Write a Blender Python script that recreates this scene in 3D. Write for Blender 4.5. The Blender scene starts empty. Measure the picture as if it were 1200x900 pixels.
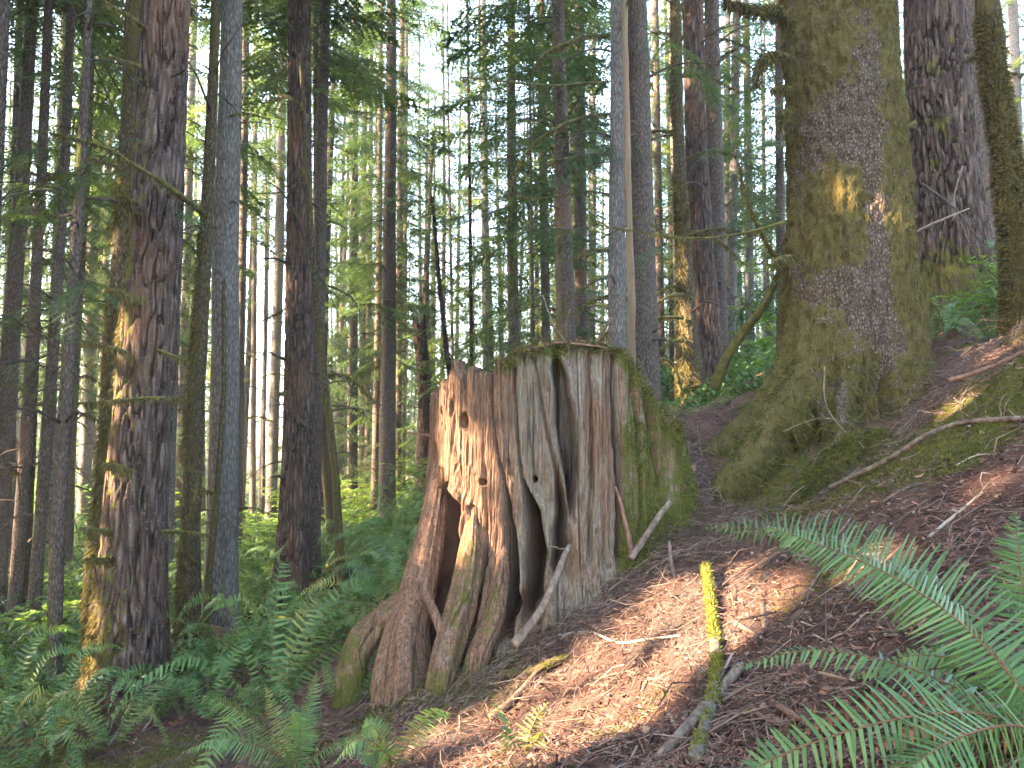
import bpy, math, random
import numpy as np
from mathutils import Vector, Matrix

# ------------------------------------------------------------------ camera, world, sun
SC = bpy.context.scene
COL = SC.collection
FPX, CU, CV, PITCH = 903.0, 600.0, 450.0, math.radians(4.0)
cam_d = bpy.data.cameras.new("camera")
cam_d.sensor_width = 36.0
cam_d.lens = 36.0 * FPX / 1200.0
cam_d.clip_start, cam_d.clip_end = 0.05, 2000.0
cam = bpy.data.objects.new("camera", cam_d)
cam.location = (0, 0, 0)
cam.rotation_euler = (math.radians(90) + PITCH, 0, 0)
COL.objects.link(cam)
SC.camera = cam

SUN_EL = math.radians(26.0)
SUN_H = Vector((-0.965, -0.262, 0)).normalized()          # horizontal direction towards the sun
SUND = np.array([SUN_H.x * math.cos(SUN_EL), SUN_H.y * math.cos(SUN_EL), math.sin(SUN_EL)])

W = bpy.data.worlds.new("World")
SC.world = W
W.use_nodes = True
nt = W.node_tree
bg = nt.nodes["Background"]
sky = nt.nodes.new("ShaderNodeTexSky")
sky.sky_type = 'NISHITA'
sky.sun_disc = False
sky.sun_elevation = SUN_EL
sky.sun_rotation = math.atan2(SUN_H.x, SUN_H.y)
sky.air_density, sky.dust_density, sky.ozone_density = 1.0, 2.0, 1.0
nt.links.new(sky.outputs[0], bg.inputs[0])
bg.inputs[1].default_value = 0.15

sl = bpy.data.lights.new("sun", 'SUN')
sl.energy = 3.7
sl.angle = math.radians(0.55)
sl.color = (1.0, 0.76, 0.54)
so = bpy.data.objects.new("sun", sl)
so.rotation_euler = Vector((-SUND[0], -SUND[1], -SUND[2])).to_track_quat('-Z', 'Y').to_euler()
COL.objects.link(so)

SC.view_settings.view_transform = 'Standard'
SC.view_settings.look = 'None'
SC.view_settings.gamma = 1
SC.view_settings.exposure = 4.5
SC.view_settings.use_white_balance = True
SC.view_settings.white_balance_temperature = 7000
SC.view_settings.white_balance_tint = 9
SC.render.engine = 'CYCLES'
cy = SC.cycles
cy.use_denoising = True
cy.max_bounces = 7
cy.diffuse_bounces = 4
cy.glossy_bounces = 2
cy.transmission_bounces = 4
cy.volume_bounces = 0
cy.volume_step_rate = 4
cy.use_adaptive_sampling = True
cy.adaptive_threshold = 0.02
cy.sample_clamp_indirect = 4

# ------------------------------------------------------------------ helpers
RNG = np.random.default_rng(7)
R = math.radians


def P(u, v, d):
    """world point seen at photo pixel (u, v) at depth y = d"""
    a, b = (u - CU) / FPX, (CV - v) / FPX
    dy = math.cos(PITCH) - b * math.sin(PITCH)
    dz = math.sin(PITCH) + b * math.cos(PITCH)
    return np.array([a / dy * d, d, dz / dy * d])


def sstep(x, a, b):
    t = np.clip((x - a) / (b - a), 0, 1)
    return t * t * (3 - 2 * t)


def hash3(ix, iy, iz, seed):
    h = (ix * 374761393 + iy * 668265263 + iz * 2147483647 + seed * 1274126177) & 0xFFFFFFFF
    h = ((h ^ (h >> 13)) * 1274126177) & 0xFFFFFFFF
    h = ((h ^ (h >> 16)) * 2246822519) & 0xFFFFFFFF
    return ((h ^ (h >> 15)) & 0xFFFFFF) / float(0xFFFFFF)


def vnoise(x, y, z, seed=0):
    x, y, z = np.broadcast_arrays(np.asarray(x, float), np.asarray(y, float), np.asarray(z, float))
    fx, fy, fz = np.floor(x), np.floor(y), np.floor(z)
    ix, iy, iz = fx.astype(np.int64), fy.astype(np.int64), fz.astype(np.int64)
    tx, ty, tz = x - fx, y - fy, z - fz
    tx, ty, tz = tx * tx * (3 - 2 * tx), ty * ty * (3 - 2 * ty), tz * tz * (3 - 2 * tz)
    r = 0
    for dx in (0, 1):
        wx = tx if dx else 1 - tx
        for dy in (0, 1):
            wy = ty if dy else 1 - ty
            for dz in (0, 1):
                wz = tz if dz else 1 - tz
                r = r + wx * wy * wz * hash3(ix + dx, iy + dy, iz + dz, seed)
    return r * 2 - 1


def fbm(x, y, z, oct=4, seed=0):
    s, a, t = 0, 1.0, 0
    for o in range(oct):
        k = 2.03 ** o
        s = s + a * vnoise(x * k, y * k, z * k, seed + o * 17)
        t += a
        a *= 0.5
    return s / t


class Buf:
    def __init__(self):
        self.V, self.F, self.n, self.A = [], [], 0, {}

    def add(self, V, F, mat=0, **attrs):
        V = np.asarray(V, float).reshape(-1, 3)
        F = np.asarray(F, np.int64)
        if len(V) == 0 or len(F) == 0:
            return
        self.F.append((F + self.n, mat))
        self.V.append(V)
        for k in set(self.A) | set(attrs):
            if k not in self.A:
                self.A[k] = [np.zeros(self.n)]
            a = attrs.get(k, 0.0)
            self.A[k].append(np.broadcast_to(np.asarray(a, float), (len(V),)).copy())
        self.n += len(V)

    def mesh(self, name, mats, smooth=True):
        me = bpy.data.meshes.new(name)
        V = np.concatenate(self.V)
        loops = np.concatenate([f.ravel() for f, m in self.F])
        sizes = np.concatenate([np.full(len(f), f.shape[1]) for f, m in self.F])
        mi = np.concatenate([np.full(len(f), m) for f, m in self.F])
        starts = np.concatenate([[0], np.cumsum(sizes)[:-1]])
        me.vertices.add(len(V))
        me.vertices.foreach_set("co", V.astype(np.float32).ravel())
        me.loops.add(len(loops))
        me.loops.foreach_set("vertex_index", loops.astype(np.int32))
        me.polygons.add(len(sizes))
        me.polygons.foreach_set("loop_start", starts.astype(np.int32))
        me.polygons.foreach_set("material_index", mi.astype(np.int32))
        me.polygons.foreach_set("use_smooth", np.full(len(sizes), bool(smooth)))
        for k, a in self.A.items():
            at = me.attributes.new(k, 'FLOAT', 'POINT')
            at.data.foreach_set("value", np.concatenate(a).astype(np.float32))
        me.update(calc_edges=True)
        for m in (mats if isinstance(mats, (list, tuple)) else [mats]):
            me.materials.append(m)
        return me


def link(name, data, parent=None, loc=None, **props):
    o = bpy.data.objects.new(name, data)
    COL.objects.link(o)
    if loc is not None:
        o.location = Vector([float(c) for c in loc])
    if parent is not None:
        o.parent = parent
    for k, v in props.items():
        o[k] = v
    return o


def thing(name, label, cat, loc=(0, 0, 0), group=None, rotz=0.0, data=None):
    o = link(name, data, None, loc)
    o.rotation_euler = (0, 0, rotz)
    o["label"] = label
    o["category"] = cat
    if group:
        o["group"] = group
    return o


def catmull(pts, n):
    pts = np.asarray(pts, float)
    if len(pts) == 2:
        t = np.linspace(0, 1, n)[:, None]
        return pts[0] * (1 - t) + pts[1] * t
    p = np.vstack([2 * pts[0] - pts[1], pts, 2 * pts[-1] - pts[-2]])
    out = []
    for s in np.linspace(0, len(pts) - 1, n):
        i = min(int(s), len(pts) - 2)
        t = s - i
        a, b, c, d = p[i], p[i + 1], p[i + 2], p[i + 3]
        out.append(0.5 * ((2 * b) + (-a + c) * t + (2 * a - 5 * b + 4 * c - d) * t * t + (-a + 3 * b - 3 * c + d) * t ** 3))
    return np.array(out)


def frames(p):
    t = np.gradient(p, axis=0)
    t /= np.linalg.norm(t, axis=1)[:, None] + 1e-9
    up = np.array([0.13, 0.21, 1.0]) if abs(t[0][2]) < 0.8 else np.array([1.0, 0.3, 0.0])
    s = np.cross(t, up)
    s /= np.linalg.norm(s, axis=1)[:, None] + 1e-9
    n = np.cross(s, t)
    return t, s, n


def tube(p, r, k=6, rough=0.0, seed=0, freq=20):
    p = np.asarray(p, float)
    r = np.broadcast_to(np.asarray(r, float), (len(p),))
    t, s, n = frames(p)
    a = np.arange(k) * 2 * math.pi / k
    rr = r[:, None] * np.ones(k)[None, :]
    if rough:
        c = p[:, None, :] + 0 * a[None, :, None]
        rr = rr * (1 + rough * fbm(c[..., 0] * freq + np.cos(a) * 1.3, c[..., 1] * freq + np.sin(a) * 1.3, c[..., 2] * freq, 3, seed))
    V = p[:, None, :] + rr[..., None] * (np.cos(a)[None, :, None] * s[:, None, :] + np.sin(a)[None, :, None] * n[:, None, :])
    m = len(p)
    i, j = np.meshgrid(np.arange(m - 1), np.arange(k), indexing='ij')
    F = np.stack([i * k + j, i * k + (j + 1) % k, (i + 1) * k + (j + 1) % k, (i + 1) * k + j], -1).reshape(-1, 4)
    V = V.reshape(-1, 3)
    V = np.vstack([V, p[0], p[-1]])
    e0, e1 = m * k, m * k + 1
    jj = np.arange(k)
    C0 = np.stack([np.full(k, e0), (jj + 1) % k, jj], -1)
    C1 = np.stack([np.full(k, e1), (m - 1) * k + jj, (m - 1) * k + (jj + 1) % k], -1)
    return V, F, np.vstack([C0, C1])


def add_tube(b, p, r, k=6, mat=0, rough=0.0, seed=0, freq=20, **at):
    V, F, C = tube(p, r, k, rough, seed, freq)
    n0 = b.n
    b.add(V, F, mat, **at)
    b.F.append((C + n0, mat))


# ------------------------------------------------------------------ materials
def new_mat(name):
    m = bpy.data.materials.new(name)
    m.use_nodes = True
    m.node_tree.nodes.clear()
    return m


class N:
    def __init__(self, m):
        self.t = m.node_tree
        self.out = self.n('ShaderNodeOutputMaterial')

    def n(self, typ, **kw):
        x = self.t.nodes.new(typ)
        for k, v in kw.items():
            setattr(x, k, v)
        return x

    def l(self, a, b):
        self.t.links.new(a, b)

    def val(self, sock, x):
        if hasattr(x, 'is_linked') or hasattr(x, 'links'):
            self.l(x, sock)
        else:
            sock.default_value = x

    def coord(self, scale=(1, 1, 1), which='Object'):
        tc = self.n('ShaderNodeTexCoord')
        mp = self.n('ShaderNodeMapping')
        mp.inputs['Scale'].default_value = scale
        self.l(tc.outputs[which], mp.inputs[0])
        return mp.outputs[0]

    def noise(self, vec, scale, detail=4, rough=0.6, dist=0.0):
        x = self.n('ShaderNodeTexNoise')
        self.l(vec, x.inputs['Vector'])
        x.inputs['Scale'].default_value = scale
        x.inputs['Detail'].default_value = detail
        x.inputs['Roughness'].default_value = rough
        x.inputs['Distortion'].default_value = dist
        return x.outputs['Fac']

    def voro(self, vec, scale, feature='F1', rnd=1.0):
        x = self.n('ShaderNodeTexVoronoi')
        x.feature = feature
        self.l(vec, x.inputs['Vector'])
        x.inputs['Scale'].default_value = scale
        x.inputs['Randomness'].default_value = rnd
        return x.outputs['Distance']

    def ramp(self, fac, stops):
        x = self.n('ShaderNodeValToRGB')
        e = x.color_ramp.elements
        while len(e) < len(stops):
            e.new(0.5)
        for i, (p, c) in enumerate(stops):
            e[i].position = p
            e[i].color = (c, c, c, 1) if isinstance(c, (int, float)) else tuple(c) + (1,)
        self.l(fac, x.inputs[0])
        return x.outputs[0]

    def mix(self, f, a, b, mode='MIX'):
        x = self.n('ShaderNodeMix', data_type='RGBA', blend_type=mode)
        for s, v in ((x.inputs[0], f), (x.inputs[6], a), (x.inputs[7], b)):
            if isinstance(v, tuple):
                s.default_value = v + (1,) if len(v) == 3 else v
            elif isinstance(v, (int, float)):
                s.default_value = v
            else:
                self.l(v, s)
        return x.outputs[2]

    def math(self, op, a, b=None, c=None, clamp=False):
        x = self.n('ShaderNodeMath', operation=op, use_clamp=clamp)
        for i, v in enumerate((a, b, c)):
            if v is None:
                continue
            if isinstance(v, (int, float)):
                x.inputs[i].default_value = v
            else:
                self.l(v, x.inputs[i])
        return x.outputs[0]

    def attr(self, name):
        x = self.n('ShaderNodeAttribute', attribute_name=name)
        return x.outputs['Fac']

    def bump(self, h, strength, dist=0.02, prev=None):
        x = self.n('ShaderNodeBump')
        x.inputs['Strength'].default_value = strength
        x.inputs['Distance'].default_value = dist
        self.l(h, x.inputs['Height'])
        if prev is not None:
            self.l(prev, x.inputs['Normal'])
        return x.outputs[0]

    def island(self):
        return self.n('ShaderNodeNewGeometry').outputs['Random Per Island']

    def objrand(self):
        return self.n('ShaderNodeObjectInfo').outputs['Random']

    def surf(self, color, rough=0.9, normal=None, spec=0.2):
        x = self.n('ShaderNodeBsdfPrincipled')
        if isinstance(color, tuple):
            x.inputs['Base Color'].default_value = color + (1,)
        else:
            self.l(color, x.inputs['Base Color'])
        if isinstance(rough, (int, float)):
            x.inputs['Roughness'].default_value = rough
        else:
            self.l(rough, x.inputs['Roughness'])
        x.inputs['Specular IOR Level'].default_value = spec
        if normal is not None:
            self.l(normal, x.inputs['Normal'])
        self.l(x.outputs[0], self.out.inputs[0])
        return x


def bark_mat(name, dark, mid, light, zs=0.22, scale=22, moss_col=((.045, .055, .012), (.13, .125, .025)), bump=1.0, furrow=0.35):
    m = new_mat(name)
    g = N(m)
    c = g.coord((1, 1, zs))
    c1 = g.coord((1, 1, 1))
    warp = g.noise(c, scale * 0.35, 3, 0.6)
    e = g.voro(c, scale, 'DISTANCE_TO_EDGE')
    cell = g.voro(c, scale * 1.0, 'F1')
    n1 = g.noise(c, scale * 1.6, 6, 0.65, 0.4)
    n2 = g.noise(c1, 1.3, 3, 0.6)
    f = g.math('ADD', g.math('MULTIPLY', n1, 0.75), g.math('MULTIPLY', g.math('MINIMUM', e, furrow), 0.75))
    col = g.ramp(f, [(0.28, dark), (0.5, mid), (0.75, light)])
    col = g.mix(g.math('MULTIPLY', g.ramp(n2, [(0.4, 0.0), (0.7, 1.0)]), 0.35), col, tuple(x * 0.62 for x in mid))
    # lichen specks
    ln = g.noise(c1, 38, 2, 0.5)
    col = g.mix(g.math('MULTIPLY', g.ramp(ln, [(0.62, 0.0), (0.72, 1.0)]), 0.35), col, (0.26, 0.28, 0.23))
    pl = g.attr('plate')
    col = g.mix(g.ramp(pl, [(0.0, 0.0), (.45, 1.0)]), tuple(x * 1.1 for x in dark), col)  # furrows in dark inner-bark colour, which also deepens their weak shading
    rb = g.attr('dirt')
    col = g.mix(rb, col, (0.24, 0.12, 0.07), 'MIX')
    mn = g.noise(c1, 9, 5, 0.7)
    mf = g.math('ADD', g.attr('moss'), g.math('MULTIPLY', g.math('SUBTRACT', mn, 0.5), 2.2))
    mf = g.ramp(mf, [(0.42, 0.0), (0.62, 1.0)])
    mc = g.mix(g.noise(c1, 24, 4, 0.7), moss_col[0], moss_col[1])
    col = g.mix(mf, col, mc)
    h = g.math('ADD', g.math('MULTIPLY', g.math('MINIMUM', e, 0.25), 2.2), g.math('MULTIPLY', n1, 0.9))
    b1 = g.bump(h, 0.75 * bump, 0.02)
    b2 = g.bump(g.noise(c1, 120, 3, 0.7), 0.5, 0.006, b1)
    g.surf(col, 0.92, b2, 0.15)
    return m


M_FIR = bark_mat("bark_plated_fir", (.018, .012, .010), (.075, .051, .043), (.18, .133, .115), 0.16, 16, bump=1.3)
M_HEM = bark_mat("bark_hemlock", (.026, .020, .017), (.10, .076, .064), (.215, .17, .148), 0.3, 34, furrow=0.3)
M_GREY = bark_mat("bark_pale_grey", (.045, .04, .038), (.14, .125, .115), (.27, .25, .23), 0.25, 30, furrow=0.3)
M_SPR = bark_mat("bark_scaly_spruce", (.022, .017, .013), (.09, .066, .050), (.225, .175, .14), 0.55, 40,
                 moss_col=((.036, .033, .012), (.135, .108, .036)))
M_MOSSBARK = bark_mat("bark_mossy_stem", (.02, .018, .01), (.07, .055, .03), (.15, .12, .07), 0.35, 30,
                      moss_col=((.03, .027, .01), (.105, .085, .03)))
M_RED = bark_mat("bark_charred_red", (.012, .008, .007), (.05, .026, .022), (.12, .06, .05), 0.2, 20)


def simple_mat(name, stops, scale=12, rough=0.85, zs=1.0, bump=0.4, island=0.0, spec=0.2):
    m = new_mat(name)
    g = N(m)
    c = g.coord((1, 1, zs))
    f = g.noise(c, scale, 5, 0.65)
    if island:
        f = g.math('ADD', g.math('MULTIPLY', f, 1 - island), g.math('MULTIPLY', g.island(), island))
    col = g.ramp(f, stops)
    g.surf(col, rough, g.bump(g.noise(c, scale * 4, 4, 0.7), bump, 0.01), spec)
    return m


def leaf_mat(name, c0, c1, c2, trans=0.4, rough=0.55, island=0.5, nscale=0.6, objv=0.3):
    m = new_mat(name)
    g = N(m)
    geo = g.n('ShaderNodeNewGeometry')
    x = g.n('ShaderNodeTexNoise')
    g.l(geo.outputs['Position'], x.inputs['Vector'])
    x.inputs['Scale'].default_value = nscale
    f = g.math('ADD', g.math('MULTIPLY', geo.outputs['Random Per Island'], island), g.math('MULTIPLY', x.outputs['Fac'], 1 - island))
    f = g.math('ADD', f, g.math('MULTIPLY', g.math('SUBTRACT', g.objrand(), 0.5), objv))
    col = g.ramp(f, [(0.2, c0), (0.5, c1), (0.85, c2)])
    p = g.n('ShaderNodeBsdfPrincipled')
    g.l(col, p.inputs['Base Color'])
    p.inputs['Roughness'].default_value = rough
    p.inputs['Specular IOR Level'].default_value = 0.3
    t = g.n('ShaderNodeBsdfTranslucent')
    tc = g.mix(0.5, col, (1.0, 0.95, 0.25), 'MULTIPLY')
    g.l(tc, t.inputs[0])
    mx = g.n('ShaderNodeMixShader')
    mx.inputs[0].default_value = trans
    g.l(p.outputs[0], mx.inputs[1])
    g.l(t.outputs[0], mx.inputs[2])
    g.l(mx.outputs[0], g.out.inputs[0])
    return m


M_NEEDLE = leaf_mat("conifer_needles", (.035, .075, .032), (.075, .13, .045), (.15, .20, .055), 0.5, island=0.35)
M_NEEDLE_Y = leaf_mat("sunny_needles", (.08, .12, .03), (.15, .2, .045), (.26, .28, .06), 0.5, island=0.35)  # yellower, brighter copy of the needles; sunlight put into their colour
M_FERN = leaf_mat("fern_green", (.045, .10, .04), (.08, .16, .052), (.16, .23, .07), 0.3, 0.42, island=0.3, nscale=3)
M_FERN_Y = leaf_mat("fern_pale", (.10, .15, .05), (.17, .21, .07), (.30, .29, .09), 0.4, 0.5, island=0.3, nscale=3)
M_FERN_D = leaf_mat("fern_dead", (.07, .03, .015), (.15, .065, .03), (.25, .12, .05), 0.2, 0.7, island=0.4, nscale=5)
M_SHRUB = leaf_mat("shrub_leaves", (.08, .18, .03), (.16, .30, .05), (.30, .42, .07), 0.55, 0.5, island=0.5, nscale=1.5)
M_COVER = leaf_mat("low_green_cover", (.05, .11, .035), (.09, .17, .05), (.18, .26, .06), 0.45, 0.5, island=0.6, nscale=1.2)
M_RACHIS = simple_mat("fern_stalk", [(0.3, (.10, .075, .03)), (0.7, (.16, .13, .05))], 30)
M_RACHIS_B = simple_mat("fern_stalk_brown", [(0.3, (.10, .05, .03)), (0.7, (.17, .085, .05))], 30)
M_MOSS = leaf_mat("moss_tufts", (.035, .045, .010), (.085, .095, .018), (.17, .16, .03), 0.25, 0.8, island=0.6, nscale=6)
M_MOSS_B = leaf_mat("moss_hanging", (.040, .036, .012), (.095, .080, .026), (.17, .135, .045), 0.25, 0.85, island=0.6, nscale=4)
M_MOSS_Y = leaf_mat("moss_yellow", (.07, .08, .014), (.145, .15, .025), (.24, .22, .045), 0.25, 0.8, island=0.6, nscale=8)
M_TWIG = simple_mat("dead_twig", [(0.3, (.075, .05, .042)), (0.6, (.145, .10, .082)), (0.85, (.25, .19, .155))], 15, island=0.7)
M_STICK = simple_mat("grey_dead_wood", [(0.3, (.06, .045, .036)), (0.5, (.14, .108, .086)), (0.75, (.26, .215, .175))], 25, zs=0.5)
M_STICK_R = simple_mat("red_brown_wood", [(0.3, (.09, .05, .036)), (0.6, (.19, .11, .08)), (0.8, (.28, .18, .13))], 25, zs=0.5)
M_PALE = simple_mat("bleached_wood", [(0.3, (.2, .165, .135)), (0.7, (.38, .33, .28))], 18, zs=0.4)
M_TAN = simple_mat("tan_barkless_wood", [(0.3, (.12, .085, .055)), (0.5, (.175, .125, .08)), (0.7, (.23, .165, .11))], 9, zs=0.08, bump=0.25)
M_DARKB = simple_mat("dark_dead_branch", [(0.3, (.028, .022, .018)), (0.6, (.07, .055, .045)), (0.85, (.13, .11, .09))], 12, island=0.3)
M_MOSSY_ST = simple_mat("mossy_branch_skin", [(0.3, (.045, .038, .02)), (0.5, (.085, .08, .025)), (0.75, (.15, .135, .035))], 14)
M_LEAFB = simple_mat("fallen_leaf", [(0.3, (.22, .11, .06)), (0.6, (.38, .23, .15)), (0.8, (.5, .36, .27))], 20, island=0.7)
M_LITTER = simple_mat("needle_litter", [(0.2, (.065, .035, .026)), (0.5, (.165, .08, .056)), (0.8, (.28, .15, .11))], 9, island=0.75)
M_CHIP = simple_mat("bark_chip", [(0.25, (.07, .042, .032)), (0.6, (.16, .10, .075)), (0.85, (.29, .2, .15))], 9, island=0.8)
M_STONE = simple_mat("pebble", [(0.3, (.16, .14, .13)), (0.7, (.34, .31, .29))], 40, island=0.5)


def log_moss_mat():
    m = new_mat("yellow_mossy_log")
    g = N(m)
    c = g.coord()
    b = g.ramp(g.noise(c, 30, 5, .7), [(0.3, (.07, .06, .05)), (0.6, (.2, .18, .15)), (.8, (.34, .32, .28))])
    mo = g.ramp(g.noise(c, 45, 4, .7), [(0.3, (.07, .075, .015)), (0.7, (.2, .2, .035))])
    f = g.math('ADD', g.attr('moss'), g.math('MULTIPLY', g.math('SUBTRACT', g.noise(c, 18, 4, .7), .5), 1.6))
    col = g.mix(g.ramp(f, [(.4, 0.0), (.6, 1.0)]), b, mo)
    g.surf(col, .9, g.bump(g.noise(c, 90, 4, .8), 1.0, .012), .1)
    return m


M_LOGM = log_moss_mat()


def ground_mat():
    m = new_mat("forest_floor")
    g = N(m)
    geo = g.n('ShaderNodeNewGeometry')

    class _:
        pass
    pos = geo.outputs['Position']
    n1 = g.noise(pos, 3.2, 6, .65)
    n2 = g.noise(pos, 26, 6, .75)
    n3 = g.noise(pos, 90, 4, .8)
    f = g.math('ADD', g.math('MULTIPLY', n1, .45), g.math('MULTIPLY', n2, .55))
    col = g.ramp(f, [(.36, (.034, .023, .020)), (.46, (.09, .052, .044)), (.56, (.16, .092, .075)), (.7, (.26, .16, .125))])
    col = g.mix(g.math('MULTIPLY', n3, .45), col, (.06, .04, .035))
    moss = g.ramp(n2, [(.3, (.035, .042, .012)), (.7, (.13, .125, .025))])
    mf = g.math('ADD', g.attr('moss'), g.math('MULTIPLY', g.math('SUBTRACT', n2, .5), 1.1))
    col = g.mix(g.ramp(mf, [(.45, 0.0), (.6, 1.0)]), col, moss)
    dirt = g.ramp(n2, [(.3, (.05, .038, .034)), (.7, (.15, .12, .11))])
    col = g.mix(g.attr('soil'), col, dirt)
    h = g.math('ADD', n2, g.math('MULTIPLY', n3, .5))
    g.surf(col, .95, g.bump(h, 1.0, .03), .1)
    return m


M_GROUND = ground_mat()


def stump_mat():
    m = new_mat("weathered_cedar_wood")
    g = N(m)
    c = g.coord((1, 1, 0.07))
    c1 = g.coord()
    fib = g.noise(c, 55, 6, .7, .5)
    fib2 = g.noise(c, 160, 4, .7)
    big = g.noise(g.coord((1, 1, .3)), 4.5, 4, .6)
    f = g.math('ADD', g.math('MULTIPLY', fib, .6), g.math('MULTIPLY', fib2, .4))
    col = g.ramp(f, [(.36, (.032, .019, .014)), (.46, (.115, .066, .044)), (.56, (.215, .13, .088)), (.7, (.33, .225, .16))])
    grey = g.ramp(f, [(.36, (.045, .034, .027)), (.5, (.165, .135, .105)), (.7, (.32, .285, .24))])
    gf = g.math('ADD', g.attr('grey'), g.math('MULTIPLY', g.math('SUBTRACT', big, .5), 2.0))
    col = g.mix(g.ramp(gf, [(.35, 0.0), (.75, 1.0)]), col, grey)
    col = g.mix(g.attr('rot'), col, (.035, .02, .014))  # near-black for rot and for shade painted into grooves, cracks and opening
    mn = g.noise(c1, 14, 5, .75)
    mf = g.math('ADD', g.attr('moss'), g.math('MULTIPLY', g.math('SUBTRACT', mn, .5), 1.5))
    mc = g.mix(g.noise(c1, 30, 4, .7), (.035, .045, .010), (.12, .125, .025))
    col = g.mix(g.math('MULTIPLY', g.ramp(mf, [(.42, 0.0), (.66, 1.0)]), .93), col, mc)
    b = g.bump(fib, .9, .02)
    b = g.bump(fib2, .6, .008, b)
    g.surf(col, .88, b, .15)
    return m


M_STUMP = stump_mat()

# ------------------------------------------------------------------ ground
CP = [  # (u, v, depth)
    (740, 650, 5.8), (800, 500, 7.4), (845, 610, 6.5), (790, 560, 6.6), (930, 575, 6.45), (900, 600, 6.2), (1080, 475, 6.6), (1200, 425, 5.4),
    (1100, 600, 4.0), (1000, 610, 4.5), (900, 650, 5.0), (1000, 530, 6.1), (1200, 700, 2.8), (1000, 800, 2.8),
    (830, 700, 4.5), (700, 760, 4.7), (700, 880, 3.8), (500, 835, 4.95), (420, 890, 4.7), (470, 765, 6.1),
    (250, 885, 5.3), (100, 885, 6.0), (150, 815, 8.0), (350, 810, 7.0), (400, 730, 9.5), (345, 697, 14), (453, 637, 22),
    (450, 690, 11), (490, 620, 15.5), (500, 592, 24), (812, 472, 14), (62, 834, 9), (37, 752, 13), (75, 672, 20),
    (100, 622, 30), (300, 620, 32), (410, 597, 40), (200, 682, 19), (1200, 895, 1.9), (600, 895, 3.4), (900, 880, 2.5),
    (1120, 385, 10.5), (870, 900, 2.55), (600, 800, 4.9), (1190, 560, 3.9), (620, 500, 20), (720, 480, 16),
]
GP = [P(*c) for c in CP] + [np.array(q, float) for q in [
    (0, 0, -1.5), (0, -4, -1.55), (3, 0, 0.0), (6, 0, 1.5), (-2, 1, -2.2), (-4, 0, -2.8), (-9, 4, -3.4), (-20, 8, -3.8),
    (-20, 25, -3.9), (-30, 60, -4.2), (0, 60, -3.0), (10, 14, 3.2), (9, 5, 2.9), (20, 0, 6), (14, 30, 3.5), (30, 60, 6),
    (60, 30, 12), (-60, 0, -5), (0, -60, -3), (-60, -60, -6), (60, -60, 10), (-200, 300, -9), (200, 300, 14), (0, 300, -3),
    (-200, -200, -9), (200, -200, 20), (5, 22, 0.8)]]
GP = np.array(GP)


def tps(r2):
    return 0.5 * r2 * np.log(r2 + 1e-9)


def _fit():
    n = len(GP)
    d2 = (GP[:, None, 0] - GP[None, :, 0]) ** 2 + (GP[:, None, 1] - GP[None, :, 1]) ** 2
    K = tps(d2) + np.eye(n) * 0.35
    Pm = np.column_stack([np.ones(n), GP[:, 0], GP[:, 1]])
    A = np.block([[K, Pm], [Pm.T, np.zeros((3, 3))]])
    s = np.linalg.solve(A, np.concatenate([GP[:, 2], np.zeros(3)]))
    return s


_S = _fit()


def ground_smooth(x, y):
    x, y = np.asarray(x, float), np.asarray(y, float)
    z = _S[-3] + _S[-2] * x + _S[-1] * y
    for i in range(len(GP)):
        z = z + _S[i] * tps((x - GP[i, 0]) ** 2 + (y - GP[i, 1]) ** 2)
    return z


def ground(x, y):
    z = ground_smooth(x, y)
    x, y = np.asarray(x, float), np.asarray(y, float)
    dist = np.sqrt(x * x + y * y)
    a = sstep(dist, 1.0, 3.0)
    z = z + a * 0.10 * fbm(x * 1.3, y * 1.3, 3.3, 3, 5) + a * 0.075 * fbm(x * 3.6, y * 3.6, 1.7, 3, 9)
    z = z + 0.022 * np.clip(1.5 - dist * 0.1, 0, 1) * fbm(x * 22, y * 22, 2.1, 3, 11)
    # moss mound in front of the big spruce
    mx, my = MOUND[0], MOUND[1]
    q = ((x - mx) / 0.36) ** 2 + ((y - my) / 0.28) ** 2
    z = z + 0.27 * np.exp(-q ** 2) * (1 + .25 * fbm(x * 9, y * 9, 0.4, 3, 77))
    mx, my = 3.25, 4.9
    z = z + 0.16 * np.exp(-(((x - mx) / 0.5) ** 2 + ((y - my) / 0.3) ** 2))
    return z


MOUND = P(985, 560, 6.0)


def gz(x, y):
    return float(ground(np.array([x]), np.array([y]))[0])


def onground(u, v, dmin=1.2, dmax=60):
    """first place where the ray through photo pixel meets the ground"""
    d = np.exp(np.linspace(math.log(dmin), math.log(dmax), 700))
    p = np.array([P(u, v, 1.0)]) * d[:, None]
    h = p[:, 2] - ground(p[:, 0], p[:, 1])
    i = np.argmax(h < 0)
    if h[i] >= 0:
        i = len(d) - 1
    return p[i]


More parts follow.
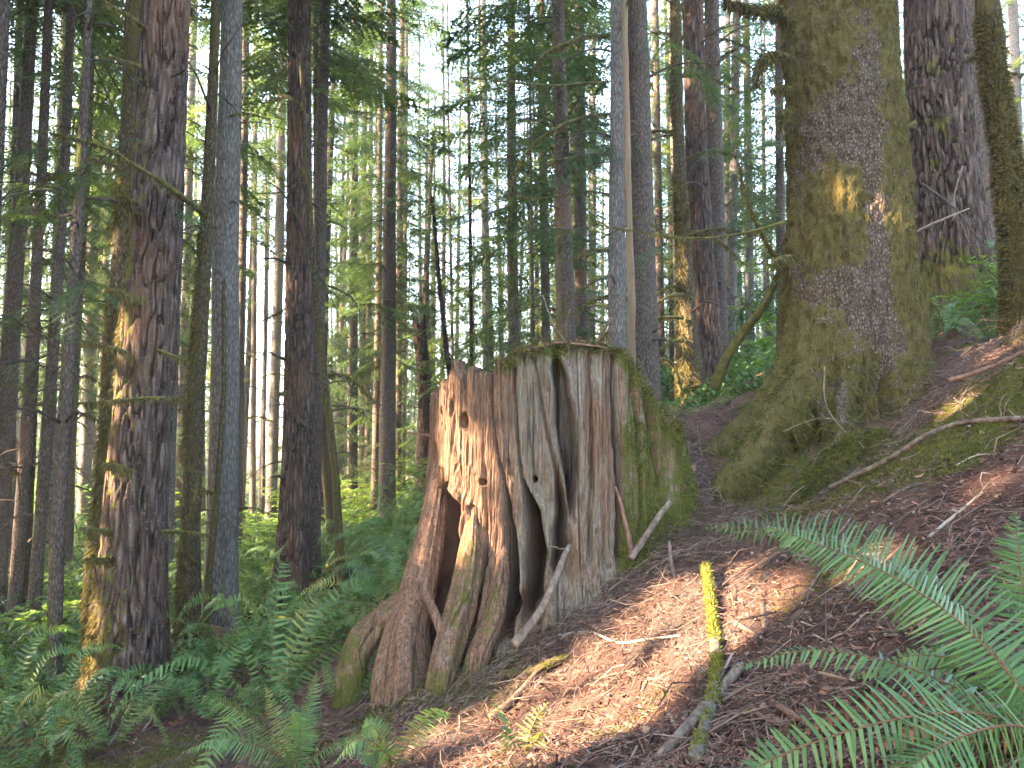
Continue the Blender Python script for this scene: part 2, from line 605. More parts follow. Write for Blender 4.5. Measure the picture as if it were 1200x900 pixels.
def ground_moss(x, y):
    m = 0.36 + 0.75 * fbm(x * 1.7, y * 1.7, 9.1, 4, 31)
    m = m + 0.42 * np.exp(-(((x - 2.6) / 1.2) ** 2 + ((y - 6.2) / 1.0) ** 2))
    m = m + 0.5 * np.exp(-(((x - MOUND[0]) / .45) ** 2 + ((y - MOUND[1]) / .4) ** 2))
    m = m + 0.35 * np.exp(-(((x - 3.2) / .8) ** 2 + ((y - 4.8) / .7) ** 2))
    m = m - 0.28 * np.exp(-(((x - .6) / 1.0) ** 2 + ((y - 4.6) / 1.2) ** 2))
    m = m - 0.25 * np.exp(-(((x - 1.6) / .7) ** 2 + ((y - 4.6) / .8) ** 2))
    m = m - 0.9 * np.exp(-(((x - 1.45) / .4) ** 2 + ((y - 6.1) / .8) ** 2))
    m = m + 0.4 * np.exp(-(((x + .35) / .45) ** 2 + ((y - 4.9) / .35) ** 2))
    m = m + 0.15 * sstep(-x, 1.0, 3.0) + .2 * sstep(y, 10, 16)
    return m


def spaced(lo, hi, fine_lo, fine_hi, step, grow):
    a = list(np.arange(fine_lo, fine_hi, step))
    s, x = step, fine_hi
    while x < hi:
        a.append(x)
        s *= grow
        x += s
    a.append(hi)
    s, x, b = step, fine_lo, []
    while x > lo:
        s *= grow
        x -= s
        b.append(max(x, lo))
    return np.array(sorted(set(b + a)))


def build_ground():
    xs = spaced(-400, 400, -3.2, 4.4, 0.033, 1.045)
    ys = spaced(-200, 600, 1.5, 7.6, 0.033, 1.03)
    X, Y = np.meshgrid(xs, ys, indexing='ij')
    Z = ground(X, Y)
    nx, ny = X.shape
    V = np.stack([X, Y, Z], -1).reshape(-1, 3)
    i, j = np.meshgrid(np.arange(nx - 1), np.arange(ny - 1), indexing='ij')
    F = np.stack([i * ny + j, (i + 1) * ny + j, (i + 1) * ny + j + 1, i * ny + j + 1], -1).reshape(-1, 4)
    b = Buf()
    soil = sstep(fbm(X * 2.1, Y * 2.1, 4.4, 3, 51), .12, .45) * .8
    b.add(V, F, 0, moss=ground_moss(X, Y).ravel(), soil=soil.ravel())
    return link("ground", b.mesh("ground", M_GROUND), None, None, kind="structure")


build_ground()


# ------------------------------------------------------------------ surface tufts (moss)
def sample_tris(V, F, wv, n, rng):
    if F.shape[1] == 4:
        F = np.vstack([F[:, [0, 1, 2]], F[:, [0, 2, 3]]])
    a, b, c = V[F[:, 0]], V[F[:, 1]], V[F[:, 2]]
    cr = np.cross(b - a, c - a)
    ar = np.linalg.norm(cr, axis=1) + 1e-12
    w = ar * np.clip(wv[F].mean(1), 0, None)
    if w.sum() <= 0:
        return np.zeros((0, 3)), np.zeros((0, 3))
    k = rng.choice(len(F), n, p=w / w.sum())
    r1, r2 = np.sqrt(rng.random(n))[:, None], rng.random(n)[:, None]
    p = a[k] * (1 - r1) + b[k] * (r1 * (1 - r2)) + c[k] * (r1 * r2)
    return p, cr[k] / ar[k][:, None]


def tuft_arrays(p, nrm, rng, length=(.02, .05), width=.004, lift=.5, down=.7, jitter=.5):
    n = len(p)
    L = rng.uniform(length[0], length[1], n)[:, None]
    d = nrm * lift + np.array([0, 0, -1.0]) * down + rng.normal(0, jitter, (n, 3))
    d /= np.linalg.norm(d, axis=1)[:, None]
    s = np.cross(d, rng.normal(0, 1, (n, 3)))
    s /= np.linalg.norm(s, axis=1)[:, None] + 1e-9
    w = width * rng.uniform(.6, 1.6, n)[:, None]
    mid = p + nrm * L * lift * .55 + d * L * .35
    tip = p + nrm * L * .15 + d * L
    V = np.stack([p - s * w, p + s * w, mid + s * w * .8, mid - s * w * .8, tip], 1).reshape(-1, 3)
    k = np.arange(n)[:, None] * 5
    return V, k + np.array([[0, 1, 2, 3]]), k + np.array([[3, 2, 4]])


def add_tufts(b, p, nrm, rng, mat=0, **kw):
    if len(p) == 0:
        return
    V, Q, T = tuft_arrays(p, nrm, rng, **kw)
    n0 = b.n
    b.add(V, Q, mat)
    b.F.append((T + n0, mat))


# ------------------------------------------------------------------ sun-lit places (gaps are kept open in the canopy to the left)
TARGETS = []


def lit(u, v, d, r):
    TARGETS.append((P(u, v, d), r))


for a in [(545, 540, 5.8, .26), (530, 600, 5.8, .2), (565, 590, 5.7, .2), (550, 480, 5.9, .15), (580, 640, 5.6, .12),
          (640, 850, 4.2, .16), (690, 760, 4.6, .22), (740, 720, 4.7, .24), (790, 700, 4.7, .24), (780, 790, 4.1, .26), (720, 830, 4.1, .26),
          (840, 740, 4.3, .2), (835, 690, 4.5, .16), (790, 860, 3.7, .22), (630, 790, 4.7, .14), (855, 770, 4.0, .18),
          (135, 390, 7.9, .33), (135, 470, 7.9, .3), (128, 560, 7.9, .33), (130, 640, 7.9, .2), (120, 730, 7.9, .3), (120, 800, 7.8, .33),
          (190, 845, 6.9, .3), (230, 720, 9.8, .35), (215, 760, 9.8, .3), (130, 290, 9.3, .4), (132, 200, 9.3, .3),
          (325, 340, 13.8, .45), (383, 560, 19, .6), (385, 600, 19, .5), (420, 725, 9.5, .3), (330, 780, 6.8, .16), (315, 800, 6.2, .14),
          (800, 380, 13.8, .5), (800, 450, 13.8, .45), (802, 310, 13.8, .3), (808, 100, 14.8, .6), (815, 230, 14.8, .5), (825, 360, 14.8, .35), (822, 30, 14.8, .4),
          (652, 260, 15.8, .5), (655, 170, 15.8, .35), (676, 330, 19, .5), (1195, 400, 6.5, .35), (1080, 372, 9.6, .3), (975, 210, 6.9, .12),
          (430, 610, 25, .9), (250, 600, 24, 1.0), (1180, 560, 3.9, .14), (500, 800, 5.0, .14), (530, 870, 4.5, .16),
          (280, 770, 7.4, .16), (880, 700, 4.2, .24), (600, 880, 3.9, .24), (690, 880, 3.7, .3), (825, 650, 4.8, .16), (760, 690, 4.8, .24), (660, 820, 4.2, .26), (1090, 640, 3.5, .14), (1000, 650, 3.9, .12), (1150, 480, 5.4, .16), (560, 850, 4.5, .2), (545, 560, 5.75, .36), (560, 620, 5.65, .26), (530, 500, 5.9, .26), (575, 545, 5.7, .2), (535, 640, 5.7, .2), (190, 650, 14, .9), (50, 640, 14, 1.0), (300, 660, 16, 1.2), (20, 690, 11, .7), (95, 665, 15, .9), (430, 600, 24, 1.6), (290, 700, 12, .35), (470, 680, 9.5, .3), (60, 860, 6.0, .25)]:
    lit(*a)
TP = np.array([t[0] for t in TARGETS])
TR = np.array([t[1] for t in TARGETS])


# ------------------------------------------------------------------ conifer foliage
def branch_template(seed, ntw=26, nlf=11, lf=.040, lw=.014, droop=.28, spread=.40):
    rng = np.random.default_rng(seed)
    V, F, V2, F2 = [], [], [], []
    xs = np.linspace(.1, .98, ntw)
    cz = lambda x: -droop * x * x + .05 * np.sin(x * 7 + seed)
    cyv = lambda x: .05 * np.sin(x * 4 + seed * 1.7)
    n = 0
    for i, x in enumerate(xs):
        sgn = 1 if i % 2 else -1
        L = (spread * (1 - x) ** .75 + .06) * rng.uniform(.6, 1.15)
        ang = rng.uniform(.75, 1.1)
        base = np.array([x, cyv(x), cz(x)])
        dr = np.array([math.cos(ang), sgn * math.sin(ang), -.18 - .25 * rng.random()])
        dr /= np.linalg.norm(dr)
        t = np.linspace(.06, 1, nlf)
        q = base + dr * (t * L)[:, None] + np.array([0, 0, -1]) * ((t ** 2) * L * .22)[:, None]
        side = np.cross(dr, [0, 0, 1])
        side /= np.linalg.norm(side)
        for s in (-1, 1):
            ll = lf * (1.15 - .55 * t) * rng.uniform(.6, 1.3, nlf)
            d = dr * .55 + s * side * .85
            d = d + rng.normal(0, .22, (nlf, 3))
            tip = q + d * ll[:, None]
            w = dr * lw
            V.append(np.stack([q - w, q + w, tip], 1).reshape(-1, 3))
    Vn = np.concatenate(V)
    Fn = np.arange(len(Vn)).reshape(-1, 3)
    xx = np.linspace(0, 1, 7)
    p = np.stack([xx, cyv(xx), cz(xx)], 1)
    Vw, Fw, _ = tube(p, .007 * (1.1 - xx), 3)
    Vw = Vw[:-2]
    return Vn, Fn, Vw, Fw


TPL = [branch_template(s) for s in range(4)]
TPL_C = [branch_template(s + 10, 15, 6, .075, .024) for s in range(3)]


def crown_buf(seed, z0, z1, lmax, nb, tpl=TPL, shape='mid', tilt=0.05):
    rng = np.random.default_rng(seed)
    b = Buf()
    for i in range(nb):
        f = (i + rng.random()) / nb
        z = z0 + (z1 - z0) * f ** 1.05
        if shape == 'mid':
            L = lmax * (min(1, .45 + f * 2.2)) * (1 - f) ** .6 * rng.uniform(.55, 1.15) + .35
        else:
            L = lmax * (1 - f) ** .75 * rng.uniform(.6, 1.15) + .3
        az = rng.uniform(0, 2 * math.pi)
        el = tilt + .45 * f - rng.uniform(0, .3)
        rl = rng.uniform(-.35, .35)
        m = Matrix.Rotation(az, 4, 'Z') @ Matrix.Rotation(-el, 4, 'Y') @ Matrix.Rotation(rl, 4, 'X')
        M3 = np.array(m.to_3x3()) * L
        M3w = M3
        Vn, Fn, Vw, Fw = tpl[rng.integers(len(tpl))]
        o = np.array([0, 0, z])
        b.add(Vn @ M3.T + o, Fn, 0)
        b.add(Vw @ M3w.T + o, Fw, 1)
    return b


CROWNS = {}


def crown_mesh(kind, variant):
    key = (kind, variant)
    if key in CROWNS:
        return CROWNS[key]
    s = variant * 31 + 5
    if kind == 'high':      # starts far up a bare trunk
        b = crown_buf(s, 11, 27, 3.2, 70)
    elif kind == 'mid':
        b = crown_buf(s, 5.5, 26, 2.8, 86)
    elif kind == 'low':     # young hemlock with live boughs nearly to the ground
        b = crown_buf(s, 2.4, 19, 2.0, 86, shape='cone', tilt=-.05)
    elif kind == 'sun':
        b = crown_buf(s, 4.0, 24, 2.8, 84)
    elif kind == 'coarse':
        b = crown_buf(s, 7.5, 27, 3.8, 165, tpl=TPL_C)
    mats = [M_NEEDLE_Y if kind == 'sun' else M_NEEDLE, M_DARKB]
    CROWNS[key] = b.mesh("crown_" + kind, mats, smooth=False)
    if kind == 'coarse':
        CROWNS[('buf', variant)] = b
    return CROWNS[key]


# dead limbs: shared meshes about one metre long, pointing along +X
def dead_limb(seed, mossy):
    rng = np.random.default_rng(seed)
    b = Buf()
    t = np.linspace(0, 1, 9)
    bend = rng.uniform(-.35, .1)
    p = np.stack([t, .12 * np.sin(t * 3 + seed) * t, bend * t ** 2 + .06 * np.sin(t * 5)], 1)
    add_tube(b, p, .014 * (1.15 - t), 5, 0)
    for k in range(rng.integers(4, 9)):
        f = rng.uniform(.2, .95)
        i = f * 8
        q0 = p[int(i)] * (1 - i % 1) + p[min(int(i) + 1, 8)] * (i % 1)
        L = rng.uniform(.12, .4) * (1.1 - f)
        az = rng.choice([-1, 1]) * rng.uniform(.5, 1.1)
        tt = np.linspace(0, 1, 5)[:, None]
        d = np.array([math.cos(az), math.sin(az), rng.uniform(-.4, .2)])
        add_tube(b, q0 + d * L * tt + np.array([0, 0, -.2]) * L * tt ** 2, .005 * (1.1 - tt[:, 0]), 3, 0)
    if mossy:
        n = 260
        s = rng.random(n) ** 1.3 * .85
        q = np.stack([np.interp(s, t, p[:, k]) for k in range(3)], 1) + rng.normal(0, .008, (n, 3))
        add_tufts(b, q, rng.normal(0, 1, (n, 3)) * .6, rng, 1, length=(.02, .075), width=.007, lift=.25, down=1.0, jitter=.3)
    return b.mesh("dead_limb", [M_MOSSY_ST if mossy else M_DARKB, M_MOSS_B])


LIMBS = [dead_limb(s, False) for s in range(5)]
LIMBS_M = [dead_limb(s + 20, True) for s in range(4)]


def bough_mesh(seed, length):
    Vn, Fn, Vw, Fw = branch_template(seed, 46, 26, .017, .0042, .22, .3)
    b = Buf()
    b.add(Vn * length, Fn, 0)
    b.add(Vw * length, Fw, 1)
    return b.mesh("bough", [M_NEEDLE, M_DARKB], smooth=False)


BOUGHS = [bough_mesh(s + 40, 1.0) for s in range(3)]


# ------------------------------------------------------------------ trunks
def trunk_mesh(pts, D, mat, cols, zres, seed, bark, amp, moss, flare=(), topz=27.0, red=0.0, broken=None, mossfreq=1.6, vis_top=-20, mask=None, roots=0, pits=None):
    """pts: [(u, v, width_px)] from top to bottom. returns (mesh, base, centre fn, radius fn, arrays)"""
    C = np.array([P(u, v, D) for u, v, w in pts])
    Rd = np.array([w * .5 / FPX * D for u, v, w in pts])
    o = np.argsort(C[:, 2])
    C, Rd = C[o], Rd[o]
    base_g = gz(C[0, 0], C[0, 1])
    # extend down to below the ground and up to the tree top
    s = (C[1] - C[0]) / max(C[1, 2] - C[0, 2], .1)
    zb = min(base_g, C[0, 2]) - (1.5 if roots > .1 else .55)
    C = np.vstack([C[0] + s * (zb - C[0, 2]), C])
    Rd = np.concatenate([[Rd[0]], Rd])
    if broken is None:
        s = (C[-1] - C[-2]) / max(C[-1, 2] - C[-2, 2], .1)
        zt = C[-1, 2]
        top = C[-1] + s * (topz - zt) * .7
        top[2] = topz
        C = np.vstack([C, top])
        Rd = np.concatenate([Rd, [max(Rd[-1] * .25, .02)]])
    zv = P(0, vis_top, D)[2]
    z1 = min(zv, C[-1, 2])
    zs = list(np.arange(C[0, 2], z1, zres)) + [z1]
    if C[-1, 2] > z1 + .5:
        zs += list(np.linspace(z1, C[-1, 2], 14)[1:])
    zs = np.array(zs)
    cx, cyy, rr = (np.interp(zs, C[:, 2], C[:, k]) for k in (0, 1)), None, None
    cxs = np.interp(zs, C[:, 2], C[:, 0])
    cys = np.interp(zs, C[:, 2], C[:, 1])
    rs = np.interp(zs, C[:, 2], Rd)
    # smooth the kinks
    wob = min(.3, float(Rd.mean()) * .6)
    cxs = cxs + wob * .35 * vnoise(zs * .35, seed, .5, seed)
    th = np.linspace(0, 2 * math.pi, cols, endpoint=False)
    T, Z = np.meshgrid(th, zs)
    Rr = rs[:, None] * np.ones_like(T)
    hb = Z - base_g
    # general root flare
    Rr = Rr * (1 + .22 * np.exp(-np.clip(hb, -.2, 9) / (.5 + rs[0])) * (1 + .5 * np.sin(3 * T + seed) + .3 * np.sin(5 * T + 2 * seed)))
    for (ta, tw, A, h, z0) in flare:
        dth = (T - ta + math.pi) % (2 * math.pi) - math.pi
        Rr = Rr + A * np.exp(-(dth / tw) ** 2) * (np.exp(-(np.clip(Z - z0, 0, 9) / h) ** 2) if roots > .1 else np.exp(-(np.clip(Z - z0, -.3, 9)) / h))
    px, py = np.cos(T) * rs[:, None], np.sin(T) * rs[:, None]
    plate = np.ones_like(T)
    if bark == 'plates':
        wz = Z * 1.0
        ridge = np.abs(fbm(px * 16 + .35 * vnoise(Z * 3.2, 0, 0, 3), py * 16 + .35 * vnoise(Z * 3.2, 5, 0, 3), wz * 2.9, 2, seed)) * 3.4
        ridge = np.clip(ridge, 0, 1)
        fine = fbm(px * 45, py * 45, Z * 14, 3, seed + 3)
        plate = sstep(ridge, .12, .5)
        disp = amp * 1.5 * (plate * (.75 + .25 * ridge) - .75) + amp * .3 * fine
    elif bark == 'scales':
        c = fbm(px * 28, py * 28, Z * 16, 3, seed)
        disp = amp * np.clip(c * 2, -.7, .7) + amp * .8 * fbm(px * 4, py * 4, Z * .9, 2, seed + 9)
    else:
        disp = amp * (fbm(px * 30, py * 30, Z * 3.2, 3, seed) + .7 * fbm(px * 5, py * 5, Z * .8, 2, seed + 9))
    Rr = Rr + disp
    if roots:
        low = np.exp(-np.clip(hb + .1, 0, 9) / .75)
        rn = fbm(np.cos(T) * 3.1, np.sin(T) * 3.1, Z * .45, 3, seed + 55)
        Rr = Rr + roots * low * (1.1 * np.clip(rn * 2.2, -.6, 1.0) + .75 * fbm(np.cos(T) * 9, np.sin(T) * 9, Z * 3.2, 4, seed + 56))
    if mask is not None:
        X = cxs[:, None] + Rr * np.cos(T)
        Y = cys[:, None] + Rr * np.sin(T)
        mk = sstep(mask(CU + FPX * X / Y, CV + FPX * math.tan(PITCH) - FPX * Z / Y, 0 * X), .45, .75)
        dr = fbm(px * 9, py * 9, Z * 1.6, 3, seed + 57)
        if pits:
            for (pu, pv, ru, rv, dp) in pits:
                q = ((CU + FPX * X / Y - pu) / ru) ** 2 + ((CV + FPX * math.tan(PITCH) - FPX * Z / Y - pv) / rv) ** 2
                q = q * (1 + .5 * fbm(px * 12, py * 12, Z * 6, 2, 4))
                Rr = Rr - dp * np.exp(-q ** 2) * (Y < cys[:, None])
        Rr = Rr + mk * (.012 + .085 * np.clip(dr, -.35, .8) + .012 * fbm(px * 40, py * 40, Z * 7, 2, seed + 58))
    if broken is not None:
        jag = fbm(np.cos(T) * 3, np.sin(T) * 3, .3, 3, seed + 2) * broken
        Z = Z + jag * sstep(Z, zs[-1] - broken * 1.5, zs[-1])
    X = cxs[:, None] + Rr * np.cos(T)
    Y = cys[:, None] + Rr * np.sin(T)
    base = np.array([cxs[np.argmin(abs(zs - base_g))], cys[np.argmin(abs(zs - base_g))], base_g])
    V = np.stack([X, Y, Z], -1).reshape(-1, 3) - base
    m, k = len(zs), cols
    i, j = np.meshgrid(np.arange(m - 1), np.arange(k), indexing='ij')
    F = np.stack([i * k + j, i * k + (j + 1) % k, (i + 1) * k + (j + 1) % k, (i + 1) * k + j], -1).reshape(-1, 4)
    # moss: more on the side away from the slope's sun-dried right, and low on the stem
    side = -np.cos(T - .25)
    mm = moss + .22 * side * (moss > .15) + .38 * np.exp(-np.clip(hb, 0, 9) / 1.1) * min(1, moss * 3) + .75 * fbm(px * mossfreq + 3, py * mossfreq, Z * mossfreq * .6, 4, seed + 41) * min(1, moss * 2.2)
    rd = np.clip(red * (fbm(px * 3, py * 3, Z * 1.1, 4, seed + 77) * 2.2), 0, .8)
    if mask is not None:
        uu = CU + FPX * X / Y
        vv = CV + FPX * math.tan(PITCH) - FPX * Z / Y * 1.0
        mm = mask(uu, vv, mm)
    b = Buf()
    b.add(V, F, 0, moss=mm.ravel(), dirt=rd.ravel(), plate=plate.ravel())
    if broken is not None:
        b.add(np.vstack([V[-k:], [V[-k:].mean(0) - [0, 0, broken * .6]]]), np.stack([np.arange(k), (np.arange(k) + 1) % k, np.full(k, k)], -1), 0)
    cen = lambda z: np.array([np.interp(z, zs, cxs), np.interp(z, zs, cys), z])
    rad = lambda z: float(np.interp(z, zs, rs))
    return b.mesh("trunk", mat), base, cen, rad, (V, F, mm.ravel())


MATS = {'fir': (M_FIR, 'plates'), 'hem': (M_HEM, 'fine'), 'grey': (M_GREY, 'fine'), 'spr': (M_SPR, 'scales'),
        'mossy': (M_MOSSBARK, 'fine'), 'red': (M_RED, 'plates')}
TREES = {}


def tree(key, label, pts, D, kind='hem', cols=28, zres=.12, amp=None, moss=.15, crown=('high', 0), limbs=8, limb_z=(1.5, 9), limb_len=(.6, 1.6),
         mossy_limbs=.3, flare=(), red=0, broken=None, seed=None, group=None, name='conifer_tree', cat='tree', topz=None, mask=None, roots=0, pits=None):
    seed = seed if seed is not None else (hash3(len(TREES) + 1, 7, 3, 1) * 1000)
    seed = int(seed)
    rng = np.random.default_rng(seed + 3)
    mat, bark = MATS[kind]
    wpx = max(p[2] for p in pts)
    if amp is None:
        amp = {'plates': .03, 'scales': .02, 'fine': .008}[bark]
        amp = min(amp, .08 * wpx / FPX * D)
    if topz is None:
        topz = 24 + 6 * rng.random()
    me, base, cen, rad, arr = trunk_mesh(pts, D, mat, cols, zres, seed, bark, amp, moss, flare, topz, red, broken, mask=mask, roots=roots, pits=pits)
    t = thing(name, label, cat, base, group)
    link("trunk", me, t)
    if crown:
        c = link("crown", crown_mesh(*crown), t)
        cb = cen(14.0) - base
        c.location = (cb[0], cb[1], -.3)
        c.rotation_euler = (0, 0, rng.uniform(0, 6.28))
        s = topz / 27.0 if crown[0] != 'low' else rng.uniform(.75, 1.05)
        c.scale = (1, 1, s)
    for i in range(int(limbs * 1.7)):
        z = base[2] + rng.uniform(*limb_z)
        az = rng.uniform(0, 2 * math.pi)
        mo = rng.random() < mossy_limbs
        me2 = (LIMBS_M if mo else LIMBS)[rng.integers(4)]
        o = link("branch", me2, t)
        c = cen(z) - base
        r = rad(z) * .85
        o.location = (c[0] + r * math.cos(az), c[1] + r * math.sin(az), c[2])
        o.rotation_euler = (rng.uniform(-.4, .4), rng.uniform(-.25, .35), az)
        L = rng.uniform(*limb_len)
        o.scale = (L, L, L)
    TREES[key] = (t, base, cen, rad, arr)
    return t


def limb(key, path, w, mossy=True, dense=500, name='branch', label=None, hang=(.02, .08), taper=.35, mat=None):
    """a particular limb of a tree, following a path of (u, v, depth) points"""
    t, base = TREES[key][0], TREES[key][1]
    b = Buf()
    p = catmull([P(*q) for q in path], max(8, 4 * len(path))) - base
    d = np.mean([q[2] for q in path])
    r0 = w * .5 / FPX * d
    tt = np.linspace(0, 1, len(p))
    add_tube(b, p, r0 * (1 - (1 - taper) * tt), 7, 0, rough=.35, seed=int(path[0][0]), freq=14)
    rng = np.random.default_rng(int(path[0][0] * 7 + path[0][1]))
    for k in range(rng.integers(2, 6)):
        f = rng.uniform(.3, .95)
        i = int(f * (len(p) - 1))
        L = rng.uniform(.08, .3)
        dv = rng.normal(0, 1, 3)
        dv[2] = abs(dv[2]) * -.3
        dv /= np.linalg.norm(dv)
        s = np.linspace(0, 1, 4)[:, None]
        add_tube(b, p[i] + dv * L * s + np.array([0, 0, -.3 * L]) * s ** 2, .004 * (1.2 - s[:, 0]), 3, 0)
    if mossy:
        s = rng.random(dense)
        q = np.stack([np.interp(s, tt, p[:, k]) for k in range(3)], 1)
        nr = rng.normal(0, 1, (dense, 3))
        nr /= np.linalg.norm(nr, axis=1)[:, None]
        q = q + nr * (r0 * (1 - (1 - taper) * s))[:, None]
        add_tufts(b, q, nr, rng, 1, length=hang, width=.0045, lift=.35, down=.9, jitter=.3)
    o = link(name, b.mesh(name, [mat or (M_MOSSY_ST if mossy else M_DARKB), M_MOSS_B]), t)
    if label:
        o["label"] = label
    return o


def bough(key, u, v, d, length, az, tilt=0.0, k=0):
    t, base = TREES[key][0], TREES[key][1]
    o = link("bough", BOUGHS[k], t)
    o.location = Vector(list(P(u, v, d) - base))
    o.rotation_euler = (0, tilt, az)
    o.scale = (length,) * 3
    return o


SW = math.pi * 1.5          # direction of the camera, seen from a tree


def blobs(uu, vv, lst):
    r = 0
    for u, v, a, b_, k in lst:
        r = r + k * np.exp(-((uu - u) / a) ** 2 - ((vv - v) / b_) ** 2)
    return r


def mask_spruce(uu, vv, mm):
    n = fbm(uu * .035, vv * .012, .5, 4, 5)
    m = .78 + .3 * n + blobs(uu, vv, [(1000, 135, 38, 48, -.75), (960, 165, 22, 40, -.4), (1036, 250, 15, 150, -.6), (970, 335, 38, 20, -.6),
                                      (1010, 350, 20, 35, -.6), (1040, 400, 20, 70, -.35), (1030, 60, 16, 60, -.4), (940, 215, 14, 40, -.3), (985, 225, 35, 30, .35), (985, 470, 30, 40, -.3)])
    return m


def mask_furrowed(uu, vv, mm):
    n = fbm(uu * .06, vv * .03, 1.5, 4, 6)
    return .12 + .3 * n + .55 * sstep(vv, 255, 320) + blobs(uu, vv, [(1105, 68, 28, 14, .4), (1118, 138, 22, 18, .5), (1100, 185, 20, 18, .35)])


# --- the near and named trees
tree('T1', "thick plated fir with golden lit left edge, in front of the left trunks",
     [(192, -20, 51), (188, 150, 54), (182, 300, 57), (173, 450, 61), (161, 600, 65), (154, 740, 70), (151, 815, 73)], 8.0, 'fir',
     cols=230, zres=.035, amp=.034, moss=.16, crown=('high', 0), limbs=0, red=.25, seed=11,
     flare=[(R(250), .45, .13, .5, -2.65), (R(195), .3, .1, .5, -2.65), (R(310), .35, .1, .45, -2.65)])
tree('T1b', "mossy trunk half hidden behind the left edge of the thick plated fir",
     [(158, -20, 20), (152, 150, 22), (143, 300, 23), (135, 450, 24), (122, 600, 25), (112, 785, 28)], 9.6, 'mossy', cols=60, zres=.06, amp=.02,
     moss=.42, crown=('high', 1), limbs=8, limb_len=(.3, .8), mossy_limbs=.7, seed=12)
tree('T2', "slim moss-covered trunk between the plated fir and the grey double trunk",
     [(254, -20, 11), (248, 150, 13), (240, 300, 16), (231, 450, 19), (224, 600, 21), (219, 785, 27)], 9.9, 'mossy', cols=48, zres=.05, amp=.014,
     moss=.40, crown=('high', 2), limbs=6, limb_len=(.3, .9), mossy_limbs=.5, seed=13)
tree('T2b', "thin dark crooked stem standing against the grey trunk left of centre",
     [(262, 330, 4), (263, 450, 6), (256, 560, 7), (245, 680, 8), (238, 775, 10)], 9.7, 'mossy', cols=20, zres=.06, amp=.006, moss=.35, crown=None,
     limbs=4, limb_len=(.2, .6), seed=14, broken=.15, name='dead_stem')
tree('T3', "straight grey-brown trunk with smooth bark right of the slim mossy trunk",
     [(272, -20, 24), (268, 200, 28), (264, 400, 31), (260, 600, 34), (257, 775, 38)], 10.8, 'grey', cols=90, zres=.06, amp=.01, moss=.12,
     crown=('high', 3), limbs=9, limb_len=(.4, 1.1), mossy_limbs=.2, seed=15)
tree('T3b', "narrow far trunk peeking out behind the right side of the grey trunk",
     [(289, -20, 9), (284, 300, 9), (279, 600, 10)], 24, 'hem', moss=.05, crown=('high', 0), limbs=5)
tree('T4', "dark plated trunk standing beside the fallen log, left of centre",
     [(353, -20, 25), (352, 200, 28), (350, 400, 33), (347, 550, 36), (344, 697, 38)], 14.0, 'fir', cols=130, zres=.05, amp=.028, moss=.10,
     crown=('high', 1), limbs=10, limb_len=(.4, 1.2), mossy_limbs=.3, red=.3, seed=17)
tree('T4b', "straight trunk hugging the right side of the dark plated trunk",
     [(380, -20, 13), (377, 200, 14), (373, 400, 14), (367, 690, 15)], 15.2, 'hem', cols=40, zres=.08, moss=.08, crown=('high', 2), limbs=8)
tree('T5', "thin mossy stem leaning left across the two dark trunks",
     [(352, 60, 4), (360, 200, 6), (370, 350, 8), (384, 480, 9), (393, 560, 9), (401, 697, 11)], 12.6, 'mossy', cols=24, zres=.06, amp=.01, moss=.4,
     crown=None, limbs=9, limb_len=(.4, 1.2), mossy_limbs=.5, broken=.2, seed=19, name='dead_stem')
tree('T5b', "golden sunlit trunk seen just left of the thin leaning stem",
     [(372, 200, 10), (376, 450, 12), (384, 560, 13), (391, 627, 15)], 19, 'mossy', cols=32, moss=.3, crown=('high', 3), limbs=4, seed=20)
tree('T6', "evenly straight brown trunk left of the broken snag",
     [(459, -20, 11), (457, 200, 14), (455, 400, 18), (453, 637, 20)], 22, 'hem', cols=48, zres=.1, moss=.06, crown=('mid', 0), limbs=10, seed=21)
tree('T6b', "slender trunk just left of the straight brown trunk by the snag",
     [(446, 100, 6), (443, 400, 8), (438, 608, 9)], 27, 'hem', moss=.05, crown=('mid', 2), limbs=5)
tree('T6c', "thin reddish trunk just right of the straight brown trunk",
     [(471, 0, 6), (468, 300, 7), (466, 603, 8)], 28, 'hem', moss=.03, crown=('low', 0), limbs=5, red=.3)
tree('T6d', "thinnest of the stems between the straight brown trunk and the snag",
     [(477, 0, 4), (475, 300, 4.5), (472, 597, 5)], 31, 'hem', moss=.03, crown=('low', 1), limbs=2)
tree('T7', "slim far trunk in the gap between leaning stem and brown trunk",
     [(416, 0, 7), (413, 300, 8), (411, 597, 9)], 36, 'hem', moss=.03, crown=('mid', 1), limbs=6)
tree('T7b', "left one of a close pair of far stems near the bright shrub",
     [(429, 0, 6), (426, 300, 7), (423, 597, 7)], 38, 'hem', moss=.03, crown=('low', 2), limbs=4)
tree('T7c', "right one of a close pair of far stems near the bright shrub",
     [(436, 0, 5), (433, 300, 6), (429, 597, 6)], 37, 'hem', moss=.03, crown=('mid', 0), limbs=4)
tree('T8', "dark broken snag with stub branches behind the left side of the stump",
     [(491, 375, 15), (496, 430, 15), (500, 500, 16), (501, 592, 17)], 24, 'red', cols=60, zres=.08, amp=.04, moss=.05, crown=None, limbs=24,
     limb_z=(.8, 6.2), limb_len=(.35, .8), mossy_limbs=.1, broken=.5, seed=28, name='broken_snag', cat='snag')
tree('T8b', "bare forked pole rising behind the dark broken snag",
     [(508, 155, 4), (505, 200, 5), (500, 300, 7), (496, 420, 9)], 25.5, 'hem', moss=.03, crown=None, limbs=5, limb_z=(9, 12), broken=.3, seed=29, name='dead_stem')
tree('T8c', "thin dark pole leaning left above the jagged end of the stump",
     [(507, 230, 4), (515, 330, 5), (526, 430, 6), (536, 520, 6)], 22, 'red', moss=.03, crown=None, limbs=7, limb_len=(.3, .8), broken=.2, seed=30, name='dead_stem')
